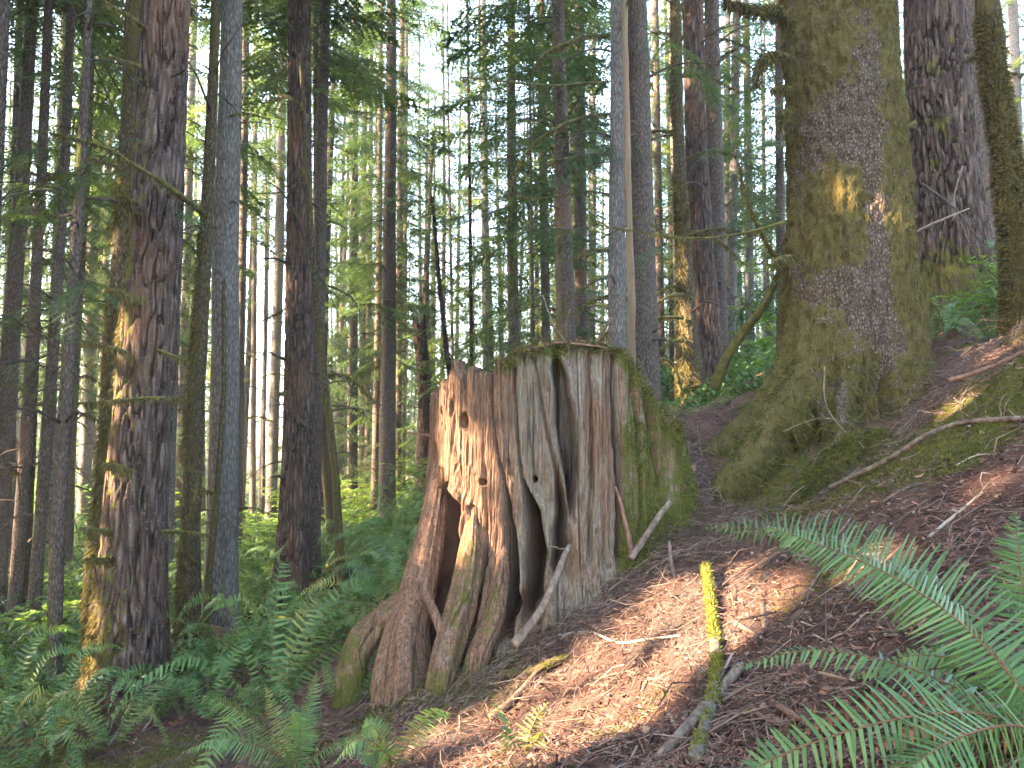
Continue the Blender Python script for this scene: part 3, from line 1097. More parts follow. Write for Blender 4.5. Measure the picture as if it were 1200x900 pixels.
tree('T9', "very thin dark stem above the jagged left half of the stump",
     [(548, 60, 3), (551, 250, 4), (553, 500, 5)], 23, 'red', moss=.03, crown=('low', 3), limbs=12, limb_len=(.3, .9), seed=31)
tree('T9b', "thread-thin young hemlock between the leaning pole and dark stem",
     [(526, 180, 2.5), (529, 350, 3.5), (531, 520, 4)], 26, 'hem', moss=.03, crown=('low', 0), limbs=4, seed=32)
tree('T10', "pale grey trunk rising over the middle of the jagged rim",
     [(566, 0, 7), (568, 250, 8), (570, 500, 9)], 31, 'grey', moss=.03, crown=('low', 1), limbs=6, seed=33)
tree('T11', "brown trunk with snapped twigs standing over the stump's centre",
     [(600, -20, 9), (600, 200, 11), (602, 420, 13), (603, 520, 13)], 20.5, 'hem', cols=40, moss=.08, crown=('mid', 3), limbs=12, seed=34)
tree('T12', "narrow trunk with reddish patches left of the sun-flecked trunk",
     [(634, -20, 9), (637, 200, 10), (640, 420, 11), (641, 500, 12)], 22, 'hem', moss=.1, crown=('mid', 1), limbs=10, red=.4, seed=35)
tree('T13', "sun-flecked brown trunk behind the mossy top of the stump",
     [(654, -20, 14), (657, 150, 18), (659, 300, 21), (662, 420, 24), (663, 490, 25)], 16, 'hem', cols=60, zres=.08, moss=.16, crown=('mid', 2), limbs=12,
     mossy_limbs=.5, seed=36, red=.3)
tree('T14', "medium trunk right of the sun-flecked one, behind the stump top",
     [(679, -20, 12), (680, 200, 14), (681, 400, 15), (682, 490, 16)], 19.5, 'hem', cols=40, moss=.1, crown=('mid', 0), limbs=10, red=.3, seed=37)
tree('T14b', "pale distant trunk left of the tan barkless pole",
     [(695, 0, 8), (694, 300, 9), (692, 500, 10)], 30, 'grey', moss=.05, crown=('low', 2), limbs=5, seed=38)
tree('T15', "pale lichen-grey trunk directly left of the tan barkless pole",
     [(723, -20, 17), (723, 200, 19), (724, 420, 22), (724, 500, 23)], 12.0, 'grey', cols=70, zres=.06, moss=.12, crown=('high', 1), limbs=8, mossy_limbs=.6, seed=39)
tree('T16', "broad brown trunk directly right of the tan barkless pole",
     [(746, -20, 24), (749, 150, 27), (753, 300, 30), (757, 450, 34), (758, 500, 35)], 12.5, 'hem', cols=90, zres=.06, amp=.012, moss=.10, crown=('high', 2), limbs=8, seed=40)
tree('T17', "mossy trunk glowing gold at its foot, left of the cracked brown trunk",
     [(790, -20, 12), (795, 150, 14), (802, 300, 17), (807, 400, 22), (812, 472, 32)], 14.0, 'mossy', cols=60, zres=.06, amp=.02, moss=.34, crown=('high', 3), limbs=10,
     mossy_limbs=.7, seed=41)
tree('T18', "brown trunk with sunlit orange patches just right of the golden-footed trunk",
     [(812, -20, 24), (816, 150, 25), (822, 300, 27), (829, 400, 28), (832, 460, 30)], 15.0, 'fir', cols=90, zres=.06, amp=.02, moss=.12, crown=('high', 0), limbs=5, red=.4, seed=42)
tree('T18b', "shaded trunk overlapping the right side of the orange-patched trunk",
     [(834, -20, 17), (838, 200, 19), (843, 400, 20), (845, 460, 21)], 16.0, 'hem', cols=50, moss=.1, crown=('high', 1), limbs=6, seed=43)
tree('T19', "slim grey trunk in the gap left of the huge mossy spruce",
     [(863, -20, 9), (860, 200, 11), (857, 400, 12), (856, 450, 12)], 22, 'grey', cols=32, moss=.08, crown=('mid', 3), limbs=6, seed=44)
tree('T20', "slender pale trunk second in the gap left of the mossy spruce",
     [(874, -20, 8), (877, 200, 9), (880, 450, 11)], 24, 'grey', moss=.05, crown=('low', 3), limbs=6, seed=45)
tree('T21', "greenish trunk partly hidden by the left edge of the mossy spruce",
     [(912, -20, 9), (914, 200, 10), (917, 430, 12)], 19, 'hem', cols=32, moss=.15, crown=('low', 2), limbs=6, seed=46)
tree('T22', "huge old spruce hung with brown-green moss, roots spreading over the slope",
     [(981, -20, 118), (985, 100, 120), (990, 200, 125), (993, 300, 134), (992, 380, 138), (990, 440, 146), (985, 500, 154)], 7.5, 'spr',
     cols=300, zres=.028, amp=.026, moss=.44, mask=mask_spruce, roots=.17, pits=[(916, 548, 15, 42, .6), (950, 505, 8, 30, .3), (932, 300, 6, 8, .1), (893, 580, 8, 26, .3), (1040, 470, 8, 30, .2)], crown=('high', 2), limbs=0, seed=47, topz=33,
     flare=[(R(198), .16, .55, .62, -.4), (R(216), .14, .72, .58, -.45), (R(231), .08, -.3, .5, -.4), (R(245), .13, .42, .5, -.4), (R(262), .1, -.18, .45, -.3), (R(280), .16, .32, .5, -.2), (R(303), .06, .26, .4, -.1), (R(325), .08, .3, .4, 0), (R(0), .12, .3, .4, 0.1), (R(160), .3, .4, .5, -.2)])
tree('T23', "thin mossy stem in the slot between the huge spruce and plated trunk",
     [(1048, -20, 7), (1055, 150, 8), (1058, 300, 9), (1060, 420, 10)], 13.5, 'mossy', cols=24, moss=.35, crown=('high', 0), limbs=6, limb_len=(.3, .7), seed=48)
tree('T24', "big furrowed trunk right of the huge mossy spruce, mossy at its foot",
     [(1094, -20, 64), (1098, 100, 67), (1103, 200, 71), (1108, 300, 78), (1112, 380, 88)], 10.6, 'fir',
     cols=220, zres=.04, amp=.05, moss=.24, mask=mask_furrowed, roots=.08, crown=('high', 1), limbs=5, limb_len=(.3, .6), seed=49, topz=32,
     flare=[(R(300), .3, .25, .7, 1.3), (R(240), .3, .15, .6, 1.2), (R(350), .3, .35, .7, 1.4)])
tree('T25', "reddish grey trunk behind the right side of the big furrowed trunk",
     [(1135, -20, 26), (1145, 150, 28), (1155, 300, 31), (1162, 400, 34)], 14.0, 'hem', cols=70, zres=.07, moss=.08, crown=('high', 3), limbs=5, seed=50, red=.15)
tree('T26', "green mossy trunk leaning in at the right edge of the picture",
     [(1154, -20, 25), (1166, 100, 27), (1180, 200, 28), (1191, 300, 29), (1201, 430, 31)], 6.9, 'mossy', cols=90, zres=.04, amp=.015, moss=.62, crown=('high', 2), limbs=0, seed=51)
tree('T27', "pale sunlit trunk far behind the right-edge mossy trunk",
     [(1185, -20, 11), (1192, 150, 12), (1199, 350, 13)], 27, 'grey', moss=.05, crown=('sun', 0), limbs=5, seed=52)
# left-hand group
tree('L1', "dark trunk cut off by the upper left corner",
     [(4, -20, 17), (-8, 200, 19), (-24, 450, 22), (-40, 760, 26)], 9.5, 'hem', cols=50, moss=.15, crown=('high', 3), limbs=8, seed=60)
tree('L3', "brown trunk leaning out past the left edge, thickest of its row",
     [(38, -20, 12), (26, 200, 16), (9, 450, 20), (0, 570, 21), (-7, 700, 23)], 14.5, 'hem', cols=50, moss=.1, crown=('high', 0), limbs=12, seed=61)
tree('L2', "narrow dark trunk crossing behind the leaning brown trunk at upper left",
     [(24, -20, 8), (17, 200, 9), (12, 450, 12), (11, 672, 14)], 19, 'hem', cols=32, moss=.1, crown=('mid', 1), limbs=9, seed=62)
tree('L4', "trunk with reddish bark second from the left edge at mid height",
     [(58, -20, 9), (49, 200, 11), (38, 400, 13), (28, 560, 13), (15, 728, 14)], 13.6, 'hem', cols=40, moss=.15, crown=('high', 1), limbs=10, seed=63, red=.3)
tree('L4b', "slightly thinner dark trunk overlapping the reddish second trunk",
     [(52, 100, 8), (44, 300, 9), (38, 500, 9), (34, 600, 9), (25, 728, 10)], 13.9, 'mossy', cols=32, moss=.25, crown=('high', 2), limbs=8, seed=64)
tree('L6', "smooth trunk whose foot stands in bright shrubs, third from left",
     [(84, -20, 9), (76, 200, 11), (60, 450, 13), (49, 600, 13), (38, 752, 14)], 13.2, 'hem', cols=40, moss=.12, crown=('high', 3), limbs=8, seed=65)
tree('L5', "dark slim trunk left of the thick plated fir, foot among ferns",
     [(105, -20, 8), (95, 200, 11), (85, 350, 14), (77, 480, 15), (67, 640, 15), (62, 832, 15)], 9.2, 'hem', cols=48, zres=.06, moss=.2, crown=('high', 0), limbs=14,
     limb_z=(3, 9), seed=66)
tree('L10', "straight reddish trunk between the dark slim trunk and plated fir",
     [(110, -20, 7), (102, 200, 9), (92, 350, 10), (82, 520, 12), (76, 672, 14)], 18.5, 'hem', cols=36, moss=.08, crown=('mid', 0), limbs=10, seed=67, red=.3)
tree('L9', "pale trunk farther back between the third trunk and dark slim trunk",
     [(76, 0, 9), (66, 300, 10), (60, 450, 11), (58, 667, 13)], 21, 'grey', cols=32, moss=.05, crown=('mid', 2), limbs=8, seed=68)
tree('L11', "tall grey trunk with sky behind it, left of the plated fir top",
     [(118, -20, 13), (115, 150, 13), (108, 300, 13), (98, 620, 14)], 29, 'grey', cols=32, moss=.05, crown=('mid', 3), limbs=8, seed=69)
tree('L12', "far thin trunk left one of the pair beside the mossy half-hidden trunk",
     [(121, 100, 5), (113, 350, 6), (105, 618, 7)], 31, 'hem', moss=.05, crown=('low', 1), limbs=3, seed=70)
tree('L13', "far thin trunk right one of the pair beside the mossy half-hidden trunk",
     [(131, 100, 6), (123, 350, 7), (115, 618, 8)], 30, 'hem', moss=.05, crown=('mid', 1), limbs=3, seed=71)
tree('L14', "slim trunk seen in the gap right of the plated fir",
     [(228, -20, 8), (220, 300, 9), (207, 617, 10)], 31, 'hem', moss=.05, crown=('low', 0), limbs=5, seed=72)
tree('L15', "grey trunk close behind the right edge of the plated fir's lower half",
     [(213, 100, 9), (207, 350, 10), (200, 550, 11), (197, 682, 12)], 19, 'grey', cols=32, moss=.08, crown=('mid', 2), limbs=6, seed=73)
tree('L16', "hair-thin pole standing in the brightest patch of sky",
     [(312, 150, 2), (311, 350, 3.5), (308, 617, 5)], 33, 'hem', moss=.03, crown=None, limbs=3, seed=74, topz=16, name='dead_stem')
tree('L17', "lilac-grey trunk in haze left of the dark plated trunk",
     [(333, -20, 9), (327, 300, 11), (322, 450, 12), (317, 620, 13)], 30, 'grey', cols=32, moss=.05, crown=('high', 0), limbs=9, seed=75)
tree('L18', "knee-high broken post in the sunny green clearing",
     [(281, 572, 6), (280, 618, 7)], 32, 'grey', moss=.05, crown=None, limbs=0, broken=.3, seed=76, name='broken_snag', cat='snag')
tree('R1', "slim trunk behind branches between the stump and golden-footed trunk",
     [(768, 0, 8), (772, 250, 9), (776, 470, 10)], 25, 'hem', moss=.08, crown=('low', 3), limbs=6, seed=77)
tree('R2', "sunlit pinkish thin trunk left of the golden-footed trunk",
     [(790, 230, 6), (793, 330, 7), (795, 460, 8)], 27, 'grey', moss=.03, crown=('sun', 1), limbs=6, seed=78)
tree('R3', "twiggy young stem between the sun-flecked trunk and centre trunk",
     [(622, 200, 3), (624, 330, 4), (625, 480, 5)], 18, 'hem', moss=.1, crown=('low', 1), limbs=12, limb_len=(.3, .9), seed=79)
tree('R4', "dim narrow trunk left of the plated trunk's sky gap",
     [(300, 0, 6), (298, 300, 6), (296, 600, 7)], 38, 'hem', moss=.03, crown=('high', 2), limbs=4, seed=80)

# the smooth tan pole beside the pale trunk
b = Buf()
pp = np.array([P(742, 500, 11.5), P(741, 420, 11.5), P(738, 280, 11.5), P(735, 140, 11.5), P(732, 0, 11.5), P(729, -160, 11.5)])
bb = pp[0].copy()
bb[2] = gz(bb[0], bb[1]) - .1
pp = np.vstack([bb, pp])
add_tube(b, catmull(pp, 60) - bb + .012 * np.stack([vnoise(np.linspace(0, 14, 60), k, 0, 5) for k in (1, 2, 3)], 1), np.linspace(.07, .042, 60), 12, 0, rough=.2, seed=3, freq=5)
rk = np.random.default_rng(4)
for zz_ in rk.uniform(1.5, 8, 14):
    q_ = np.array([np.interp(zz_, (pp - bb)[:, 2], (pp - bb)[:, c]) for c in range(3)])
    a_ = rk.uniform(0, 6.28)
    add_tube(b, np.array([q_, q_ + np.array([math.cos(a_), math.sin(a_), .2]) * rk.uniform(.08, .16)]), np.array([.014, .005]), 5, 0)
pole = thing("bare_pole", "straight tan barkless pole standing between two trunks behind the stump", "dead pole", bb)
link("trunk", b.mesh("trunk", M_TAN), pole)

# --- particular limbs
limb('T1', [(168, 32, 7.8), (150, 18, 7.5), (132, 8, 7.3), (112, -8, 7.2)], 7, True, 260)
limb('T1', [(165, 78, 7.7), (146, 72, 7.5), (128, 66, 7.4)], 5, True, 160)
limb('T1', [(163, 98, 7.7), (153, 92, 7.5), (146, 80, 7.4), (139, 68, 7.4)], 3.5, False)
limb('T1', [(163, 252, 7.7), (152, 243, 7.5), (144, 228, 7.4), (139, 215, 7.4)], 6, True, 160)
limb('T1', [(158, 238, 7.6), (150, 233, 7.4), (140, 218, 7.3)], 7, True, 260)
limb('T1', [(163, 356, 7.7), (150, 347, 7.5), (136, 340, 7.4), (124, 339, 7.3)], 6, True, 280)
limb('T1', [(158, 424, 7.7), (145, 412, 7.5), (122, 405, 7.4), (96, 400, 7.3)], 6, True, 420)
limb('T1', [(150, 553, 7.6), (138, 546, 7.4), (122, 543, 7.4)], 7, True, 420, hang=(.03, .1))
limb('T1', [(130, 623, 7.7), (112, 620, 7.5), (94, 618, 7.4)], 5, True, 260)
limb('T1', [(126, 656, 7.7), (113, 655, 7.5), (101, 655, 7.4)], 5, True, 320, hang=(.03, .1))
limb('T1', [(115, 764, 7.8), (100, 764, 7.6), (82, 767, 7.5)], 5, True, 220)
limb('T1', [(185, 410, 7.6), (205, 418, 7.5), (222, 425, 7.5)], 5, True, 120)
limb('T1', [(190, 622, 7.6), (215, 623, 7.5), (244, 626, 7.5)], 4, True, 300)
limb('T1', [(165, 618, 7.5), (178, 609, 7.3), (192, 600, 7.3), (208, 598, 7.3)], 2, False)
limb('T1', [(180, 330, 7.5), (196, 322, 7.2), (215, 308, 7.0), (230, 285, 6.9)], 2, False)
limb('T1', [(200, 90, 7.6), (214, 84, 7.4), (224, 70, 7.3)], 2.5, False)
limb('T2', [(240, 252, 9.8), (215, 232, 7.6), (190, 214, 7.2), (160, 195, 7.0), (130, 176, 6.9), (95, 164, 6.9), (40, 152, 6.8)], 9, True, 900, hang=(.02, .07), taper=.15)
limb('T2', [(222, 470, 9.8), (200, 466, 7.4), (160, 467, 7.2), (128, 470, 7.1), (97, 472, 7.0)], 4.5, True, 700, hang=(.02, .08), taper=.5)
limb('T2', [(248, 132, 9.9), (240, 112, 9.6), (230, 88, 9.4), (217, 66, 9.3)], 4, False)
limb('T2', [(252, 90, 9.9), (262, 60, 9.6), (290, 20, 9.4)], 2, False)
limb('T2', [(230, 660, 9.8), (215, 640, 9.5), (225, 600, 9.2), (232, 560, 9.2), (220, 545, 9.2)], 6, True, 300)
limb('T4', [(335, 422, 13.9), (322, 416, 13.6), (314, 412, 13.5)], 5, False)
limb('T4', [(336, 308, 13.9), (322, 303, 13.6), (304, 303, 13.5)], 4, False)
limb('T4', [(336, 460, 13.8), (328, 462, 13.5), (324, 452, 13.4)], 6, True, 150)
limb('T4', [(334, 562, 13.8), (326, 558, 13.5), (316, 560, 13.4)], 4, False)
limb('T4', [(365, 300, 13.5), (350, 262, 13.2), (330, 225, 13.0), (300, 205, 12.8)], 3, False)
limb('T5', [(385, 335, 12.6), (402, 342, 12.4), (415, 352, 12.3), (424, 372, 12.3)], 3, False)
limb('T5', [(388, 435, 12.5), (402, 442, 12.3), (412, 458, 12.2), (405, 490, 12.2)], 3, False)
limb('T15', [(714, 42, 13), (690, 42, 12.6), (665, 50, 12.3), (640, 62, 12.0), (628, 78, 12)], 5, True, 900, hang=(.03, .1))
limb('T15', [(714, 134, 13), (690, 136, 12.6), (655, 148, 12.2), (622, 172, 12), (602, 205, 11.8), (597, 245, 11.8)], 4.5, True, 1200, hang=(.02, .09))
limb('T15', [(714, 180, 13), (690, 180, 12.6), (662, 186, 12.2), (636, 190, 12)], 3.5, True, 300)
limb('T15', [(714, 96, 13), (680, 98, 12.4), (640, 100, 12), (560, 92, 11.6), (540, 90, 11.4)], 3.5, True, 300)
limb('T15', [(714, 228, 13), (685, 224, 12.6), (640, 232, 12.2), (590, 230, 12)], 3, True, 300)
limb('T15', [(714, 325, 12.9), (695, 330, 12.5), (672, 345, 12.2), (658, 355, 12)], 3, True, 200)
limb('T22', [(926, 24, 7.2), (905, 12, 7.0), (880, 10, 6.8), (848, 2, 6.7)], 15, True, 1600, hang=(.03, .11))
limb('T22', [(927, 68, 7.2), (905, 64, 7.0), (892, 72, 6.9), (884, 98, 6.9)], 10, True, 1100, hang=(.03, .12))
limb('T22', [(925, 105, 7.2), (915, 102, 7.0), (905, 106, 6.9)], 8, True, 500, hang=(.03, .09))
limb('T22', [(928, 130, 7.2), (918, 132, 7.0), (920, 148, 6.9)], 10, True, 600, hang=(.03, .12))
limb('T22', [(925, 302, 7.2), (912, 304, 7.0), (904, 312, 6.9)], 9, True, 400, hang=(.03, .09))
limb('T22', [(908, 328, 8.2), (912, 310, 8), (890, 270, 7.8), (872, 225, 7.7), (866, 190, 7.6)], 6, True, 900, hang=(.02, .06), taper=.3)
limb('T22', [(925, 258, 7.3), (885, 270, 7.1), (840, 278, 7.0), (790, 278, 6.9), (740, 270, 6.9), (690, 262, 6.8)], 3.6, True, 500, hang=(.015, .04))
limb('T24', [(1072, 145, 10.4), (1064, 148, 10.2), (1058, 150, 10.2)], 8, True, 200)
limb('T24', [(1138, 68, 10.2), (1142, 64, 10.0)], 9, True, 300)
limb('T24', [(1080, 215, 9.9), (1120, 245, 9.4), (1150, 285, 9.0), (1185, 322, 8.8)], 3.5, False)
limb('T24', [(1128, 195, 9.9), (1118, 235, 9.7), (1130, 270, 9.6), (1148, 312, 9.5)], 2, False, mat=M_STICK)
limb('T24', [(1068, 275, 9.9), (1090, 264, 9.2), (1112, 254, 9.0), (1136, 244, 8.9)], 4, False, label="bleached white broken branch", mat=M_PALE)
limb('T17', [(800, 465, 13.8), (790, 430, 13.5), (775, 420, 13.3), (765, 440, 13.2)], 5, True, 300)
limb('T17', [(800, 372, 13.8), (785, 372, 13.4), (770, 372, 13.2)], 5, True, 300)
limb('T17', [(800, 345, 13.8), (788, 346, 13.4), (775, 352, 13.2), (755, 370, 13)], 5, True, 400)
limb('T17', [(800, 398, 13.8), (785, 402, 13.4), (768, 415, 13.2)], 5, True, 300)

# boughs with live needles near the camera
bough('T1', 186, 160, 7.5, .55, R(250), .3, 0)
bough('T2', 160, 195, 7.0, .8, R(215), .35, 1)
bough('T2', 130, 176, 6.95, 1.1, R(160), .3, 2)
bough('T2', 215, 232, 7.6, .7, R(300), .5, 0)
bough('T2', 95, 164, 6.9, 1.2, R(190), .2, 1)
for q in [(735, 268, 6.9, 1.0, 170, .1, 0), (700, 262, 6.85, .9, 200, .15, 1), (690, 262, 6.8, 1.1, 165, .0, 2), (780, 279, 6.95, .7, 235, .4, 1)]:
    bough('T22', q[0], q[1], q[2], q[3], R(q[4]), q[5], q[6])
for key in ('T6', 'T11', 'T13', 'T14', 'T16', 'T18', 'T12', 'L5', 'L6', 'L4', 'L3', 'L10', 'T19'):
    t, base, cen, rad, _ = TREES[key]
    rng = np.random.default_rng(len(key) * 77 + int(abs(base[0]) * 100))
    for i in range(9):
        z = base[2] + rng.uniform(4.5, 10)
        az = rng.uniform(0, 6.28)
        c = cen(z) - base
        o = link("bough", crown_bough if False else BOUGHS[rng.integers(3)], t)
        o.location = Vector(list(c))
        o.rotation_euler = (rng.uniform(-.3, .3), rng.uniform(0, .4), az)
        s = rng.uniform(1.2, 2.2)
        o.scale = (s, s, s)

# hanging moss on the trunks that carry it (a child of each tree)
def trunk_moss(key, n, zlo, zhi, thr=.52, hang=(.03, .11), mat=None, width=.004, lift=.45, down=.85):
    t, base, cen, rad, (V, F, mm) = TREES[key]
    z = V[:, 2] + base[2]
    front = (V[:, 1] < .25 * 0 + 9)
    w = sstep(mm, thr - .1, thr + .15) * (z > zlo) * (z < zhi)
    p, nr = sample_tris(V, F, w, n, RNG)
    out = p - (np.array([cen(0)[0] - base[0], cen(0)[1] - base[1], 0]) * np.array([1, 1, 0]))
    nr = nr * np.sign((nr * out).sum(1))[:, None]
    b = Buf()
    add_tufts(b, p, nr, RNG, 0, length=hang, width=width, lift=lift, down=down, jitter=.25)
    link("hanging_moss", b.mesh("hanging_moss", mat or M_MOSS_B, smooth=False), t, kind="stuff")


trunk_moss('T22', 60000, -.9, 4.3, thr=.62, hang=(.02, .07), width=.0028, lift=.12, down=1.0)
trunk_moss('T22', 16000, -1.2, .75, thr=.5, hang=(.03, .1), width=.004, lift=.6, down=.6, mat=M_MOSS)
trunk_moss('T24', 16000, .8, 5.5, thr=.6, hang=(.03, .09), width=.005, lift=.15, down=1.0)
trunk_moss('T26', 16000, .3, 3.9, thr=.4, hang=(.015, .05), lift=.8, down=.4)
trunk_moss('T1', 9000, -2.8, 2.2, thr=.5, hang=(.02, .08))
trunk_moss('T1b', 5000, -2.8, 4, thr=.5, hang=(.03, .1), width=.006)
trunk_moss('T2', 6000, -3, 4.5, thr=.5, hang=(.02, .07), width=.005)
trunk_moss('T17', 5000, .2, 7, thr=.45, hang=(.04, .12), width=.008)

# ------------------------------------------------------------------ the stump
SCX, SCY = float(P(650, 513, 6.5)[0]), 6.5


def stump_u(theta, r=1.05):
    return CU + FPX * (SCX + r * np.sin(theta)) / (SCY - r * np.cos(theta))


_th = np.radians(np.linspace(-82, 78, 400))
_uu = stump_u(_th)


def th_of(u):
    return np.interp(u, _uu, _th)


def z_of(u, v, r=1.05):
    th = th_of(u)
    y = SCY - r * np.cos(th)
    return np.array([P(float(a), float(b_), float(c_))[2] for a, b_, c_ in np.broadcast(u, v, y)])


GROOVES = [
    ([(518, 560), (521, 590), (523, 640), (524, 680), (518, 730), (508, 800)], [6, 12, 16, 20, 22, 22], [.1, .5, .8, .85, .8, .5]),
    ([(566, 452), (567, 540), (572, 620), (566, 680), (552, 740)], [2, 2, 2.5, 3.5, 5], [.02, .03, .05, .08, .12]),
    ([(575, 435), (579, 500), (591, 570), (598, 620), (601, 680), (590, 735)], [2, 2, 2.5, 6, 9, 9], [.06, .06, .07, .3, .45, .35]),
    ([(601, 430), (605, 500), (611, 560), (624, 600), (629, 650), (622, 720)], [2, 2, 2.5, 8, 12, 11], [.06, .06, .07, .4, .5, .4]),
    ([(627, 425), (640, 500), (651, 550), (658, 600), (655, 660)], [2, 2, 2.5, 7, 8], [.06, .06, .06, .25, .3]),
    ([(652, 420), (658, 450), (664, 500), (668, 545), (669, 600)], [5, 9, 11, 8, 4], [.2, .5, .55, .45, .12]),
    ([(719, 412), (722, 500), (727, 560), (728, 650)], [2.5, 4, 6, 6], [.12, .16, .2, .16]),
    ([(690, 420), (693, 520), (690, 650)], [2.2, 2.8, 3], [.05, .06, .07]),
    ([(707, 425), (706, 520), (708, 650)], [1.6, 2, 2], [.03, .03, .03]),
    ([(532, 460), (533, 520), (541, 600)], [2, 2.5, 3], [.04, .05, .04]),
    ([(547, 500), (549, 560), (546, 640), (535, 720)], [1.8, 2, 2, 3], [.03, .03, .03, .05]),
    ([(588, 440), (589, 500), (600, 570)], [1.5, 1.5, 1.5], [.025, .025, .02]),
    ([(615, 430), (618, 500), (628, 570)], [1.5, 1.5, 1.5], [.025, .03, .02]),
    ([(740, 440), (748, 500), (752, 570), (750, 620)], [3, 5, 6, 6], [.05, .1, .12, .1]),
    ([(757, 450), (766, 500), (773, 560)], [3, 5, 5], [.05, .16, .18]),
]
HOLES = [(518, 567, 3.2, 1.3), (526, 569, 2.4, 1.4), (566, 565, 2.8, 1.3), (556, 597, 3.6, 1.4), (537, 617, 2.4, 1.3), (571, 620, 2.2, 1.2),
         (544, 494, 4.5, 2.2), (518, 488, 2.3, 4.5), (561, 672, 2.4, 1.2), (627, 562, 3.4, 1.2), (535, 655, 2, 1.2)]
HU = [500, 510, 515, 520, 523, 525, 527, 533, 538, 540, 546, 548, 553, 555, 557, 562, 568, 572, 574, 577, 590, 600, 602, 620, 628, 640, 660, 680, 700, 718, 722, 735, 750, 765, 780, 786]
HV = [470, 460, 452, 456, 478, 470, 436, 430, 436, 468, 466, 434, 433, 462, 445, 438, 440, 444, 456, 433, 430, 434, 421, 416, 420, 408, 412, 408, 412, 408, 418, 416, 432, 452, 478, 500]


